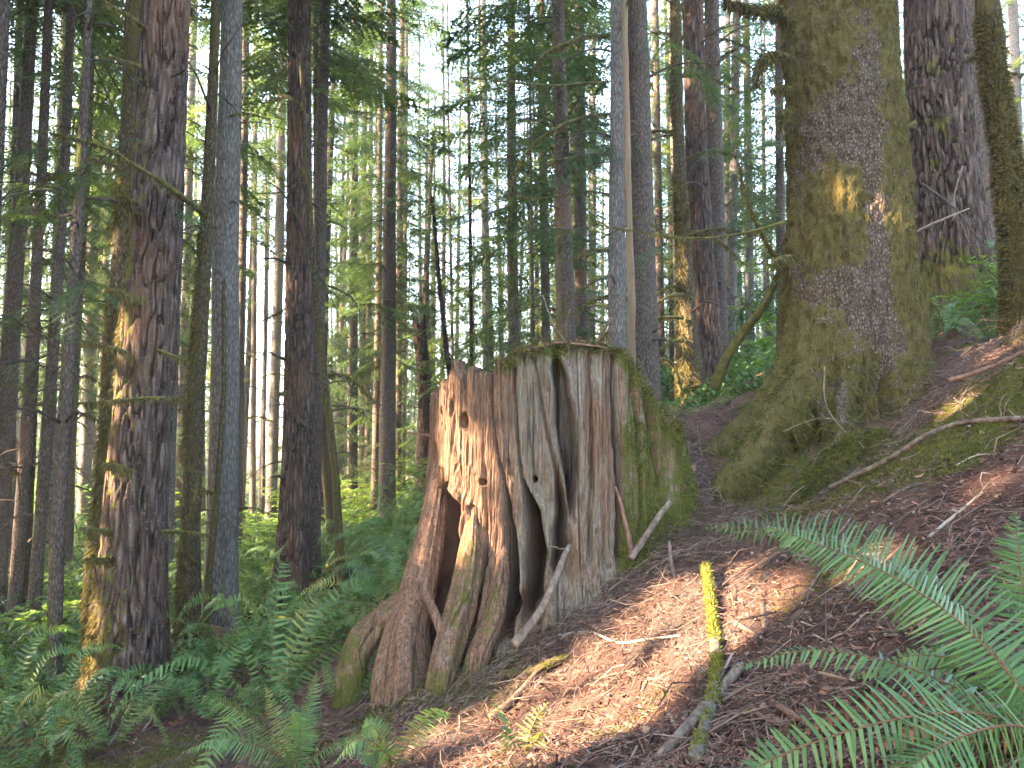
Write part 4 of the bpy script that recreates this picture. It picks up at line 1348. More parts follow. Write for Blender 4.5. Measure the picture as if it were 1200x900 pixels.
def build_stump():
    thv = np.concatenate([np.linspace(-100, -88, 20)[:-1], np.linspace(-88, -18, 430)[:-1], np.linspace(-18, 90, 330), np.linspace(90, 260, 60)[1:-1]])
    thv = np.radians(thv)
    nT = len(thv)
    rows = 250
    gbx = SCX + 1.25 * np.sin(thv)
    gby = SCY - 1.25 * np.cos(thv)
    zg = ground_smooth(gbx, gby)
    ut = np.clip(stump_u(np.clip(thv, _th[0], _th[-1])), _uu[0], _uu[-1])
    H = z_of(ut, np.interp(ut, HU, HV), 1.0)
    H = np.where(thv > _th[-1], np.interp(thv, [_th[-1], R(110), R(150), R(200), R(260)], [H[np.argmin(abs(thv - _th[-1]))], .1, .45, .55, .4]), H)
    H = H + .02 * fbm(thv * 22, 0, 0, 3, 9) + .075 * fbm(thv * 70, 0, 0, 2, 19) * sstep(-thv, R(-20), R(25))
    zb = zg - .45
    s = np.linspace(0, 1, rows)
    Z = zb[None, :] + (H - zb)[None, :] * s[:, None]
    T = np.broadcast_to(thv[None, :], Z.shape)
    hb = Z - zg[None, :]
    hbc = np.clip(hb, -.15, 9)
    flA = np.interp(thv, np.radians([-100, -85, -66, -52, -35, -15, 5, 20, 45, 65, 80, 100, 160, 260]),
                    [.5, .12, .08, .34, .32, .22, .16, .12, .12, .22, .3, .3, .35, .5])
    flh = np.interp(thv, np.radians([-100, -70, -40, 0, 45, 70, 90, 260]), [.62, .58, .48, .35, .5, .65, .6, .5])
    R0 = np.interp(thv, np.radians([-100, -85, -60, -30, 0, 30, 60, 90, 180, 260]), [1.03, 1.03, 1.04, 1.03, 1.0, 1.0, .98, .93, .95, 1.03])
    Rr = R0[None, :] + flA[None, :] * np.exp(-hbc / flh[None, :])
    # long fibres and ribs
    sx, sy = np.sin(T), np.cos(T)
    rib = fbm(T * 8 + .15 * fbm(0, 0, Z * 1.2, 2, 3), 0, Z * .28, 3, 21)
    cr = np.abs(fbm(T * 17 + .12 * fbm(T * 3, 0, Z * 4, 2, 6), 0, Z * .45, 2, 31))
    crack = 1 - sstep(cr, .0, .05)
    cr2 = np.abs(fbm(T * 48 + .25 * fbm(T * 3, 0, Z * 5, 2, 7), 0, Z * 1.1, 2, 32))
    crack2 = 1 - sstep(cr2, .0, .09)
    fib = fbm(T * 42 + .8 * fbm(T * 3, 0, Z * 1.3, 2, 5), 0, Z * .9, 3, 22)
    fin = fbm(T * 130, 0, Z * 3.2, 2, 23)
    rough = fbm(T * 20, 0, Z * 14, 3, 24)
    Rr = Rr + .042 * rib + .016 * fib + .009 * fin + .007 * rough - .03 * crack - .011 * crack2
    rot = np.zeros_like(Z)  # carries rot plus painted shade in the recesses
    dth_px = np.gradient(_uu, _th)
    def solve(us, vs):
        tt = th_of(us)
        for it in range(30):
            y = SCY - 1.1 * np.cos(tt)
            tz = np.array([P(float(a), float(c), float(d))[2] for a, c, d in zip(us, vs, y)])
            rr = np.interp(tt, thv, R0) + np.interp(tt, thv, flA) * np.exp(-np.clip(tz - np.interp(tt, thv, zg), -.15, 9) / np.interp(tt, thv, flh))
            y = SCY - rr * np.cos(tt)
            tz = np.array([P(float(a), float(c), float(d))[2] for a, c, d in zip(us, vs, y)])
            un = CU + FPX * (SCX + rr * np.sin(tt)) / y
            tt = np.clip(tt - (un - us) / 260.0, R(-95), R(80))
        return tt, tz
    for path, wid, dep in GROOVES:
        us = np.array([p[0] for p in path], float)
        vs = np.array([p[1] for p in path], float)
        tt, tz = solve(us, vs)
        o = np.argsort(tz)
        tz, tt = tz[o], tt[o]
        ry_ = SCY - 1.2 * np.cos(tt)
        pxr = np.clip(FPX * 1.2 * np.cos(tt - .05) / ry_, 90, 400)
        w = np.array(wid, float)[o] / pxr
        dp = np.array(dep, float)[o]
        tc = np.interp(Z, tz, tt) + .006 * vnoise(Z * 9, len(path), 0, 3)
        ww = np.interp(Z, tz, w) * (1 + .35 * vnoise(Z * 6, 1.5 * len(wid), 0, 4))
        dd = np.interp(Z, tz, dp)
        fade = sstep(Z, tz[0] - .12, tz[0]) * (1 - sstep(Z, tz[-1] + .02, tz[-1] + .1))
        q = np.abs(T - tc) / np.clip(ww, .002, 1)
        g = np.exp(-(q ** 4)) if dep[len(dep) // 2] > .1 else np.exp(-(q ** 2))
        Rr = Rr - g * dd * fade
        # lips stand a little proud beside the deep openings
        if max(dep) > .25:
            Rr = Rr + .035 * np.exp(-((q - 1.9) / .7) ** 2) * fade * sstep(dd, .1, .3)
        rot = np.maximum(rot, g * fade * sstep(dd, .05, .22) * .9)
    for (u, v, r, asp) in HOLES:
        tc, zc = (float(q_[0]) for q_ in solve(np.array([u], float), np.array([v], float)))
        rw = .8 * r / float(np.interp(tc, _th, dth_px))
        rz = .85 * r * asp / FPX * (SCY - 1.0)
        q = ((T - tc) / rw) ** 2 + ((Z - zc) / rz) ** 2
        q = q * (1 + .4 * fbm(T * 60, 0, Z * 25, 2, 8))
        g = np.exp(-(q ** 2))
        Rr = Rr - g * .22
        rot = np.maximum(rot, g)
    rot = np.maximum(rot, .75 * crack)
    Rr = np.clip(Rr, .12, 3)
    X = SCX + Rr * np.sin(T)
    Y = SCY - Rr * np.cos(T)
    # inside wall and rotten floor of the hollow
    wall = .13 + .05 * fbm(thv * 5, 0, 0, 2, 4)
    base = np.array([SCX, SCY, gz(SCX, SCY)])
    V = [np.stack([X, Y, Z], -1)]
    gap = []
    for k, (dw, dz) in enumerate([(.3, .012), (1.0, .0), (1.2, -.25), (1.6, -.7), (2.6, -.9)]):
        rr = np.clip(Rr[-1] - wall * dw, .05, 3)
        V.append(np.stack([SCX + rr * np.sin(thv), SCY - rr * np.cos(thv), H + dz - (.03 * (k > 1)) * np.abs(fbm(thv * 9, k, 0, 2, 1))], -1)[None])
    V = np.concatenate(V, 0)
    m = V.shape[0]
    mossv = np.full((m, nT), .1)
    u_ = CU + FPX * V[..., 0] / V[..., 1]
    topd = H[None, :] - V[..., 2]
    hb2 = V[..., 2] - zg[None, :]
    mossv = .04 + .5 * sstep(u_, 716, 735) + .45 * np.exp(-np.clip(topd, 0, 9) / .09) * sstep(u_, 565, 600) + .34 * np.exp(-np.clip(hb2, 0, 9) / .22)
    mossv += .26 * np.exp(-((u_ - 650) / 14) ** 2) * sstep(topd, 1.2, .2) + .22 * np.exp(-((u_ - 612) / 12) ** 2) * sstep(-hb2, -.9, -.2)
    mossv += .2 * np.exp(-((u_ - 642) / 12) ** 2) + .1 * sstep(u_, 662, 676) * sstep(hb2, 1.2, .3)
    mossv += .42 * sstep(-u_, -505, -470)
    mossv += .30 * fbm(V[..., 0] * 5, V[..., 1] * 5, V[..., 2] * 2.5, 4, 71)
    grey = .28 + .4 * sstep(u_, 585, 610) * (1 - .4 * sstep(u_, 700, 720)) - .25 * sstep(-u_, -585, -560) + .5 * fbm(V[..., 0] * 7, V[..., 1] * 7, V[..., 2] * 1.2, 3, 72)
    rot = np.maximum(rot, .92 * sstep(-T, .80, .9) * sstep(-Z, .2, .38) * sstep(T, -1.5, -1.4))  # left opening darkened in colour so it reads as deep shade
    rot_shade = np.vstack([rot, np.full((m - rows, nT), .3)])
    F = []
    i, j = np.meshgrid(np.arange(m - 1), np.arange(nT), indexing='ij')
    F = np.stack([i * nT + j, i * nT + (j + 1) % nT, (i + 1) * nT + (j + 1) % nT, (i + 1) * nT + j], -1).reshape(-1, 4)
    Vf = V.reshape(-1, 3) - base
    bfr = Buf()
    bfr.add(Vf, F, 0, moss=mossv.ravel(), grey=grey.ravel(), rot=np.clip(rot_shade, 0, 1).ravel())
    bfr.add(np.vstack([V[-1] - base, [[0, 0, V[-1][:, 2].min() - base[2] - .1]]]),
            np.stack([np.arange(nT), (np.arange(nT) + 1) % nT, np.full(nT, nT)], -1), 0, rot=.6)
    t = thing("cedar_stump", "huge weathered cedar stump with jagged top, deep cracks and mossy right side", "stump", base)
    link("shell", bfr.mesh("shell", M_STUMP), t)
    # moss pelt
    w = sstep(mossv, .5, .75).ravel()
    p, nr = sample_tris(Vf, F[: (rows + 1) * nT], w, 70000, RNG)
    out = p.copy()
    out[:, 2] = 0
    nr = nr * np.sign((nr * out).sum(1))[:, None]
    b = Buf()
    add_tufts(b, p, nr, RNG, 0, length=(.007, .024), width=.0028, lift=.6, down=.5, jitter=.45)
    link("moss_pelt", b.mesh("moss_pelt", M_MOSS, smooth=False), t, kind="stuff")
    # moss and needle cap on the rim
    rim = V[rows:rows + 2, :, :].reshape(-1, 3) - base
    sel = (u_[rows:rows + 2].reshape(-1) > 585) & (thv[None, :].repeat(2, 0).reshape(-1) < R(85)) & (thv[None, :].repeat(2, 0).reshape(-1) > R(-60))
    q = rim[sel]
    q = q[RNG.integers(len(q), size=16000)] + RNG.normal(0, .022, (16000, 3))
    b = Buf()
    add_tufts(b, q[:9000], RNG.normal(0, .4, (9000, 3)) + [0, -.5, .6], RNG, 0, length=(.02, .09), width=.0035, lift=.5, down=.8, jitter=.5)
    add_tufts(b, q[9000:], RNG.normal(0, .5, (7000, 3)) + [0, 0, .6], RNG, 1, length=(.02, .06), width=.002, lift=.6, down=.2, jitter=.9)
    link("rim_moss", b.mesh("rim_moss", [M_MOSS, M_LITTER], smooth=False), t, kind="stuff")
    return t, base, V, H, thv


STUMP, SBASE, SV, SH, STH = build_stump()


def buttress(path, radii, squash=.75, seed=1, moss=.2, name="buttress", label=None):
    p = catmull([P(*q) for q in path], 110) - SBASE
    rr = np.interp(np.linspace(0, 1, 110), np.linspace(0, 1, len(radii)), radii)
    t, s_, n_ = frames(p)
    k = 90
    a = np.arange(k) * 2 * math.pi / k
    A, U = np.meshgrid(a, np.linspace(0, 1, 110))
    ca, sa = np.cos(A), np.sin(A)
    crk = 1 - sstep(np.abs(fbm(ca * 2.2, sa * 2.2, U * 1.6, 2, seed)), 0, .05)
    crk2 = 1 - sstep(np.abs(fbm(ca * 6, sa * 6, U * 4, 2, seed + 2)), 0, .08)
    r = rr[:, None] * (1 + .3 * fbm(ca * 1.6, sa * 1.6, U * 1.2, 3, seed + 5)) + .010 * fbm(ca * 9, sa * 9, U * 6, 3, seed + 7) - .024 * crk - .009 * crk2
    V = p[:, None, :] + r[..., None] * (ca[..., None] * s_[:, None, :] + squash * sa[..., None] * n_[:, None, :])
    i, j = np.meshgrid(np.arange(109), np.arange(k), indexing='ij')
    F = np.stack([i * k + j, i * k + (j + 1) % k, (i + 1) * k + (j + 1) % k, (i + 1) * k + j], -1).reshape(-1, 4)
    V = V.reshape(-1, 3)
    mm = moss + .45 * sstep(U, .7, 1.0) + .35 * fbm(V[:, 0] * 6, V[:, 1] * 6, V[:, 2] * 3, 3, 3).reshape(U.shape)
    b = Buf()
    b.add(V, F, 0, moss=mm.ravel(), grey=.15 + .3 * fbm(V[:, 0] * 7, V[:, 1] * 7, V[:, 2], 3, 5), rot=(.6 * crk).ravel())  # rot attribute paints the cracks darker
    o = link(name, b.mesh(name, M_STUMP), STUMP)
    if label:
        o["label"] = label
    pp, nr = sample_tris(V, F, sstep(mm, .5, .75).ravel(), 5000, RNG)
    b = Buf()
    add_tufts(b, pp, nr, RNG, 0, length=(.007, .022), width=.0028, lift=.6, down=.5, jitter=.5)
    link("moss_pelt", b.mesh("moss_pelt", M_MOSS, smooth=False), o, kind="stuff")


def stump_part(name, path, w, mat, mossy=0, taper=.5, rough=.3, k=9, label=None, moss_mat=None):
    p = catmull([P(*q) for q in path], 5 * len(path)) - SBASE
    d = np.mean([q[2] for q in path])
    r0 = w * .5 / FPX * d
    tt = np.linspace(0, 1, len(p))
    b = Buf()
    rr = r0 * (1 - (1 - taper) * tt)
    add_tube(b, p, rr, k, 0, rough=rough, seed=int(path[0][0]), freq=9, moss=.6 if mossy else .05, grey=.2)
    if mossy:
        s = RNG.random(mossy)
        q = np.stack([np.interp(s, tt, p[:, c]) for c in range(3)], 1)
        nr = RNG.normal(0, 1, (mossy, 3))
        nr /= np.linalg.norm(nr, axis=1)[:, None]
        q += nr * np.interp(s, tt, rr)[:, None]
        add_tufts(b, q, nr, RNG, 1, length=(.006, .02), width=.0026, lift=.8, down=.3, jitter=.5)
    o = link(name, b.mesh(name, [mat, moss_mat or M_MOSS]), STUMP)
    if label:
        o["label"] = label
    return o


buttress([(521, 500, 6.35), (517, 550, 6.2), (510, 600, 6.05), (499, 655, 5.9), (486, 705, 5.78), (475, 745, 5.65), (470, 800, 5.5), (470, 880, 5.45)],
         [.05, .09, .115, .145, .17, .2, .26, .3], .8, 4, .12, label="left buttress leaning away from a dark opening")
buttress([(490, 700, 5.95), (462, 722, 5.85), (438, 738, 5.8), (418, 765, 5.7), (405, 830, 5.6)], [.13, .15, .13, .11, .09], .8, 9, .42, "root", "mossy root reaching left")
buttress([(556, 585, 5.72), (551, 650, 5.56), (540, 710, 5.42), (524, 765, 5.27), (512, 815, 5.15), (508, 880, 5.1)], [.04, .12, .145, .14, .12, .12], .7, 14, .4, "root", "mossy root running down from the front")
buttress([(590, 620, 5.6), (588, 670, 5.45), (578, 725, 5.32), (560, 770, 5.2), (548, 830, 5.1)], [.02, .06, .085, .09, .09], .8, 17, .3, "root")
stump_part("root", [(590, 790, 4.95), (620, 788, 4.85), (648, 775, 4.8), (668, 768, 4.8)], 12, M_STUMP, 500, .4)
stump_part("splinter", [(520, 745, 5.3), (508, 715, 5.35), (498, 690, 5.45), (503, 672, 5.5)], 14, M_STUMP, 0, .3, label="loose splinter standing in the left opening")
for a in [((650, 430, 5.7), (660, 470, 5.75), (664, 520, 5.8)), ((664, 440, 5.7), (668, 500, 5.75), (667, 560, 5.7))]:
    stump_part("splinter", list(a), 3, M_STUMP, 0, .4, k=5)
# twigs growing or lying on the stump rim
stump_part("twig", [(690, 412, 5.6), (703, 395, 5.5), (718, 370, 5.4), (733, 346, 5.3)], 5, M_STICK, 0, .5, .2, 6)
stump_part("twig", [(668, 412, 5.5), (660, 398, 5.5), (650, 385, 5.5), (645, 372, 5.5), (636, 345, 5.5)], 3.5, M_STICK, 0, .4, .2, 5)
stump_part("twig", [(656, 408, 5.5), (664, 396, 5.4), (663, 380, 5.4), (668, 362, 5.4)], 2, M_STICK, 0, .5, .2, 5)
stump_part("twig", [(620, 412, 5.6), (650, 402, 5.5), (685, 404, 5.45), (712, 408, 5.45)], 4, M_STICK_R, 0, .5, .2, 5)
stump_part("twig", [(512, 513, 6.3), (500, 510, 6.2), (476, 506, 6.1)], 4.5, M_STICK_R, 0, .5, .2, 6, "pink broken stick poking out on the left")

# ------------------------------------------------------------------ fallen sticks and logs
def stick(label, path, w, mat, name='fallen_stick', cat='stick', taper=.6, moss=0, k=8, rough=.25, twigs=2, sink=0.0, group=None, mattr=None, moss_mat=None):
    pts = []
    for q in path:
        if len(q) == 3:
            pts.append(P(*q))
        else:
            g = onground(q[0], q[1])
            d = g[1]
            pts.append(g + np.array([0, 0, w * .75 / FPX * d - sink]))
    pts = np.array(pts)
    p = catmull(pts, 6 * len(pts))
    base = p[0].copy()
    p = p - base
    d = pts[:, 1]
    dd = np.interp(np.linspace(0, 1, len(p)), np.linspace(0, 1, len(pts)), d)
    tt = np.linspace(0, 1, len(p))
    rr = w * .5 / FPX * dd.mean() * (1 - (1 - taper) * tt)
    b = Buf()
    at = dict(moss=(mattr(tt) if mattr else 0.0)) if False else {}
    V, F, C = tube(p, rr, k, rough, int(path[0][0]), 6 / max(w / 10, .6))
    if mattr is not None:
        mv = np.concatenate([np.repeat(mattr(tt), k), [mattr(tt)[0], mattr(tt)[-1]]])
        b.add(V, F, 0, moss=mv)
    else:
        b.add(V, F, 0)
    b.F.append((C, 0))
    rng = np.random.default_rng(int(path[0][0] * 3 + path[0][1]))
    for i in range(twigs):
        f = rng.uniform(.3, .95)
        q0 = p[int(f * (len(p) - 1))]
        dv = rng.normal(0, 1, 3)
        dv[2] = abs(dv[2]) * .5
        dv /= np.linalg.norm(dv)
        L = rng.uniform(.05, .18)
        s = np.linspace(0, 1, 5)[:, None]
        add_tube(b, q0 + dv * L * s + rng.normal(0, .006, (5, 3)), rr.mean() * .35 * (1.15 - s[:, 0]), 4, 0)
    t = thing(name, label, cat, base, group)
    t2 = link("stem", b.mesh("stem", mat), t)
    if moss:
        s = rng.random(moss)
        keep = rng.random(moss) < (mattr(s) if mattr is not None else 1.0) * 1.3
        s = s[keep]
        q = np.stack([np.interp(s, tt, p[:, c]) for c in range(3)], 1)
        nr = rng.normal(0, 1, (len(s), 3)) + [0, 0, .6]
        nr /= np.linalg.norm(nr, axis=1)[:, None]
        q += nr * np.interp(s, tt, rr)[:, None] * .97
        b = Buf()
        add_tufts(b, q, nr, rng, 0, length=(.005, .02), width=.0024, lift=.9, down=.1, jitter=.5)
        link("moss", b.mesh("moss", moss_mat or M_MOSS_Y, smooth=False), t, kind="stuff")
    return t


stick("yellow-green mossy branch lying downhill in the sunny red litter", [(828, 674), (832, 710), (838, 760), (840, 800), (833, 840), (815, 898)], 14, M_LOGM,
      'mossy_branch', 'branch', .8, 7000, 12, .4, 2, mattr=lambda t: np.clip(.95 - 1.0 * (t > .42) * (t < .5) - .7 * (t > .68) + .45 * vnoise(t * 22, 0, 0, 4), .05, 1))
stick("thick grey-brown branch crossing under the yellow mossy branch", [(868, 792), (845, 820), (810, 858), (772, 900)], 14, M_STICK, 'fallen_branch', 'branch', .8, 0, 9, .25, 1)
stick("reddish pointed stake leaning against the stump's right foot", [(741, 652, 5.5), (735, 622, 5.5), (728, 592, 5.5), (721, 570, 5.5)], 8, M_STICK_R, twigs=0, taper=.35)
stick("grey weathered stick leaning uphill right of the pointed stake", [(739, 655, 5.45), (757, 628, 5.5), (772, 605, 5.55), (785, 588, 5.6)], 9, M_STICK, twigs=1)
stick("short pale stick standing in the debris right of the stump", [(791, 682, 5.1), (787, 660, 5.15), (784, 634, 5.2)], 6, M_STICK, twigs=1)
stick("long pale limb propped against the middle of the stump's foot", [(602, 756, 4.85), (625, 728, 4.95), (645, 692, 5.1), (660, 655, 5.2), (667, 640, 5.3)], 10, M_STICK,
      'fallen_branch', 'branch', .7, 0, 12, .5, 2)
stick("curved dark stick right of the propped pale limb", [(656, 742), (672, 728), (690, 706), (697, 688)], 5.5, M_STICK, twigs=1)
stick("long thin grey twig rising right above the sunny litter", [(702, 722), (725, 708), (750, 697), (786, 672)], 3.5, M_STICK, 'fallen_twig', 'twig')
stick("pale wavy twig lying across the sunny red litter", [(655, 748), (690, 744), (725, 756), (760, 752), (797, 748)], 4, M_PALE, 'fallen_twig', 'twig', twigs=3)
stick("upright grey stub in the litter right of the mossy branch", [(902, 770, 3.9), (897, 740, 3.95), (893, 706, 4.0)], 8, M_STICK, 'wood_stub', 'stub', .7, 0, 8, .3, 0)
stick("long brown branch sweeping from the moss mound to the right edge",
      [(972, 576), (1005, 560), (1045, 540), (1085, 515), (1125, 500), (1165, 496), (1215, 494)], 5.5, M_STICK, 'fallen_branch', 'branch', 1.2, 0, 7, .25, 8)
stick("pale forked stick below the long sweeping branch on the right", [(1088, 633), (1110, 615), (1128, 600), (1152, 580)], 4.5, M_PALE)
stick("red-brown branch pointing at the foot of the right-edge trunk", [(1112, 446, 5.6), (1145, 436, 5.5), (1175, 424, 5.4), (1205, 410, 5.3)], 6, M_STICK_R,
      'fallen_branch', 'branch', .8, 0, 7, .25, 5)
stick("thin curved pale twig hanging over the spruce's foot", [(966, 430, 6.6), (967, 470, 6.5), (985, 500, 6.4), (1022, 528, 6.2)], 1.6, M_STICK, 'fallen_twig', 'twig')
stick("slim twig lying against the dark hollow under the spruce", [(918, 506, 6.3), (940, 496, 6.2), (965, 490, 6.1), (1000, 496, 6.0)], 1.6, M_STICK, 'fallen_twig', 'twig')
stick("long rotting log fallen through the ferns by the dark plated trunk", [(262, 738, 12.2), (300, 722, 12.6), (345, 702, 13), (385, 686, 13.4), (425, 662, 13.8)], 13, M_RED,
      'fallen_log', 'log', .9, 1500, 12, .3, 3, moss_mat=M_MOSS)
stick("short reddish log lying left of the plated fir's foot", [(66, 806, 9.4), (92, 797, 9.4), (120, 786, 9.4)], 10, M_STICK_R, 'fallen_log', 'log', .9, 0, 10, .15, 0)
stick("dark log half hidden behind the slim mossy trunk", [(190, 768, 10.6), (225, 752, 11), (262, 742, 11.4)], 10, M_RED, 'fallen_log', 'log', .9, 300, 10, .25, 0, moss_mat=M_MOSS)
stick("orange-brown broken wood chunk between the stump and spruce roots", [(768, 546, 6.3), (788, 548, 6.3), (814, 551, 6.3)], 14, M_STICK_R, 'wood_chunk', 'wood', .8, 0, 9, .4, 0)
stick("pale straight twig in the fern bed at bottom left", [(157, 872), (172, 853), (187, 832)], 3, M_PALE, 'fallen_twig', 'twig')
stick("lit orange root-like stick below the stump at bottom centre", [(575, 848), (600, 828), (625, 800), (640, 776)], 9, M_STICK_R, 'fallen_stick', 'stick', .6, 0, 8, .3, 1)
stick("grey twig across the slope above the mossy branch", [(790, 690), (812, 672), (840, 655)], 3, M_STICK, 'fallen_twig', 'twig')
stick("short grey stick left of the upright stub", [(862, 735), (880, 745), (893, 752)], 6, M_STICK)
stick("brown stick under the small arching fern frond", [(905, 830), (930, 845), (955, 862)], 9, M_STICK_R)
stick("dark thin twig above the big fern's longest frond", [(960, 650), (985, 625), (1000, 605)], 3, M_STICK, 'fallen_twig', 'twig')
stick("mossy limb arching from the spruce roots towards the golden trunk",
      [(838, 455, 8.6), (852, 418, 8.4), (872, 388, 8.3), (893, 362, 8.1), (908, 332, 8.0)], 13, M_MOSSY_ST, 'mossy_limb', 'limb', .6, 2500, 9, .25, 2, moss_mat=M_MOSS_B)
for lab, path, w, m_ in [
        ("thin grey stick right of the moss mound under the sweeping branch", [(1035, 590), (1060, 575), (1090, 566)], 3, M_STICK),
        ("short brown stick between the big fern's upper frond and the pale lobed leaf", [(1030, 668), (1050, 650), (1062, 640)], 5, M_STICK_R),
        ("dark crooked twig crossing the litter right of the stub", [(925, 722), (950, 700), (985, 690)], 3, M_DARKB),
        ("curved grey twig near the right edge above the moss patch", [(1110, 700), (1140, 680), (1180, 676)], 3.5, M_STICK),
        ("brown twig lying by the orange wood chunk", [(770, 580), (800, 572), (835, 580)], 4, M_TWIG),
        ("long thin twig stretching from the stump foot to the mossy branch", [(715, 690), (760, 664), (806, 650)], 3, M_TWIG),
        ("grey stick pointing downhill left of the pale wavy twig", [(575, 790), (605, 772), (632, 762)], 4, M_STICK),
        ("slender twig in the sun below the pale wavy twig", [(690, 800), (735, 790), (770, 800)], 3, M_STICK),
        ("dark twig under the small centre fern seedling", [(560, 880), (590, 868), (620, 872)], 4, M_DARKB),
        ("brown branch fragment beside the crossing grey-brown branch", [(880, 835), (900, 850), (925, 856)], 7, M_STICK_R),
        ("pale twig arching over the moss near the right edge", [(1120, 548), (1150, 535), (1190, 540)], 3, M_PALE),
        ("thin fallen twig left of the spruce's cavity", [(830, 640), (860, 628), (895, 630)], 3, M_TWIG)]:
    stick(lab, path, w, m_, 'fallen_twig', 'twig', twigs=2)
stick("fallen stick lying lower left of the small centre fern", [(470, 840), (500, 818), (520, 800)], 4, M_STICK)
stick("mossy fallen trunk low behind the stump's right shoulder", [(786, 482, 8.5), (812, 488, 9), (850, 470, 9.5)], 16, M_MOSSY_ST, 'fallen_log', 'log', .9, 2000, 10, .25, 1, moss_mat=M_MOSS)

# ------------------------------------------------------------------ ferns
def frond_buf(b, pts, side0, width, npin, rng, mat=0, matr=1, curl=.25, pw=.42, rr=.0028, ragged=.2):
    """pts: curve base to tip. pinnae along both sides"""
    n = 40
    p = catmull(pts, n)
    t, s, nn = frames(p)
    if side0 is not None:
        s = side0 - (t @ side0)[:, None] * t
        s /= np.linalg.norm(s, axis=1)[:, None]
        nn = np.cross(s, t)
        nn *= np.sign(nn[:, 2].mean() + 1e-6)
    add_tube(b, p[::3], np.linspace(rr, rr * .35, len(p[::3])), 4, matr)
    f = np.linspace(.1, .995, npin)
    prof = np.interp(f, [0, .1, .2, .4, .6, .8, .93, 1], [.3, .62, .9, 1, .86, .58, .28, .06])
    L = np.linalg.norm(np.diff(p, axis=0), axis=1).sum()
    step = L * .9 / npin
    for sg in (-1, 1):
        ff = np.clip(f + rng.normal(0, .1 / npin, npin), 0, 1)
        ix = np.linspace(0, 1, n)
        q = np.stack([np.interp(ff, ix, p[:, c]) for c in range(3)], 1)
        tt = np.stack([np.interp(ff, ix, t[:, c]) for c in range(3)], 1)
        ss = np.stack([np.interp(ff, ix, s[:, c]) for c in range(3)], 1) * sg
        nv = np.stack([np.interp(ff, ix, nn[:, c]) for c in range(3)], 1)
        ln = (width * prof * rng.uniform(1 - ragged, 1 + ragged, npin))[:, None]
        lean = (.18 + .45 * ff ** 2)[:, None] + rng.normal(0, .07, (npin, 1))
        d = ss + tt * lean - nv * curl * rng.uniform(.3, 1.6, (npin, 1))
        d /= np.linalg.norm(d, axis=1)[:, None]
        wv = tt - (tt * d).sum(1)[:, None] * d
        wv /= np.linalg.norm(wv, axis=1)[:, None]
        wv = wv + nv * rng.normal(.15, .2, (npin, 1))
        h = step * pw
        a0 = q - wv * h * .55
        a1 = q + wv * h * .75
        m0 = q + d * ln * .5 - wv * h * .5 - nv * ln * .02
        m1 = q + d * ln * .5 + wv * h * .5 - nv * ln * .02
        e = q + d * ln * 1.0 - nv * ln * .14 + wv * h * .15
        m2 = q + d * ln * .8 - wv * h * .3 - nv * ln * .07
        m3 = q + d * ln * .8 + wv * h * .38 - nv * ln * .07
        V = np.stack([a0, a1, m1, m0, m2, m3, e], 1).reshape(-1, 3)
        k = np.arange(npin)[:, None] * 7
        n0 = b.n
        b.add(V, k + np.array([[0, 1, 2, 3]]), mat)
        b.F.append((k + n0 + np.array([[3, 2, 5, 4]]), mat))
        b.F.append((k + n0 + np.array([[4, 5, 6]]), mat))


def frond_template(seed, mats, droop, rise, npin=38, width=.12):
    rng = np.random.default_rng(seed)
    a = rng.uniform(-.08, .08)
    pts = np.array([[0, 0, 0], [.2, a * .2, rise * .42], [.5, a, rise * .82], [.8, a * 1.5, rise * .9 - droop * .35], [1.0, a * 1.2, rise * .8 - droop]])
    b = Buf()
    frond_buf(b, pts, None, width, npin, rng)
    return b.mesh("frond", mats)


FR = [frond_template(s, [M_FERN, M_RACHIS], d, r_, 38, w) for s, d, r_, w in
      [(1, .3, .75, .10), (2, .45, .6, .105), (3, .2, 1.0, .095), (4, .5, .45, .11), (5, .15, .55, .1)]]
FR_Y = [frond_template(s, [M_FERN_Y, M_RACHIS], d, r_, 34, w) for s, d, r_, w in [(6, .3, .7, .10), (7, .4, .5, .105)]]
FR_D = [frond_template(s, [M_FERN_D, M_RACHIS_B], d, r_, 30, w) for s, d, r_, w in [(8, .3, .25, .07), (9, .4, .15, .075)]]


def fern(label, x, y, size, nfr, seed, group=None, pale=.06, dead=.1, extra=None):
    rng = np.random.default_rng(seed)
    z = gz(x, y)
    t = thing("sword_fern", label, "fern", (x, y, z - .02), group)
    a0 = rng.uniform(0, 6.28)
    for i in range(nfr):
        r = rng.random()
        st = FR_D if r < dead else (FR_Y if r < dead + pale else FR)
        o = link("frond", st[rng.integers(len(st))], t)
        az = a0 + i * 2 * math.pi / nfr + rng.uniform(-.3, .3)
        o.rotation_euler = (rng.uniform(-.3, .3), rng.uniform(-.35, .25), az)
        s = size * rng.uniform(.65, 1.15)
        o.scale = (s, s * rng.uniform(.9, 1.1), s)
        o.location = (rng.uniform(-.04, .04), rng.uniform(-.04, .04), 0)
    return t


def hero_fern(label, base_uv, fronds, size_px=None):
    b0 = P(*base_uv)
    t = thing("sword_fern", label, "fern", b0)
    for i, fr in enumerate(fronds):
        path, width, npin, mats = fr[:4]
        side = fr[4] if len(fr) > 4 else None
        pts = np.array([P(*q) for q in path]) - b0
        b = Buf()
        rng = np.random.default_rng(i * 13 + int(base_uv[0]))
        frond_buf(b, pts, None if side is None else np.array(side, float), width, npin, rng, curl=.3, rr=.0035)
        o = link("frond", b.mesh("frond", mats), t)
        if len(fr) > 5:
            o["label"] = fr[5]
    return t


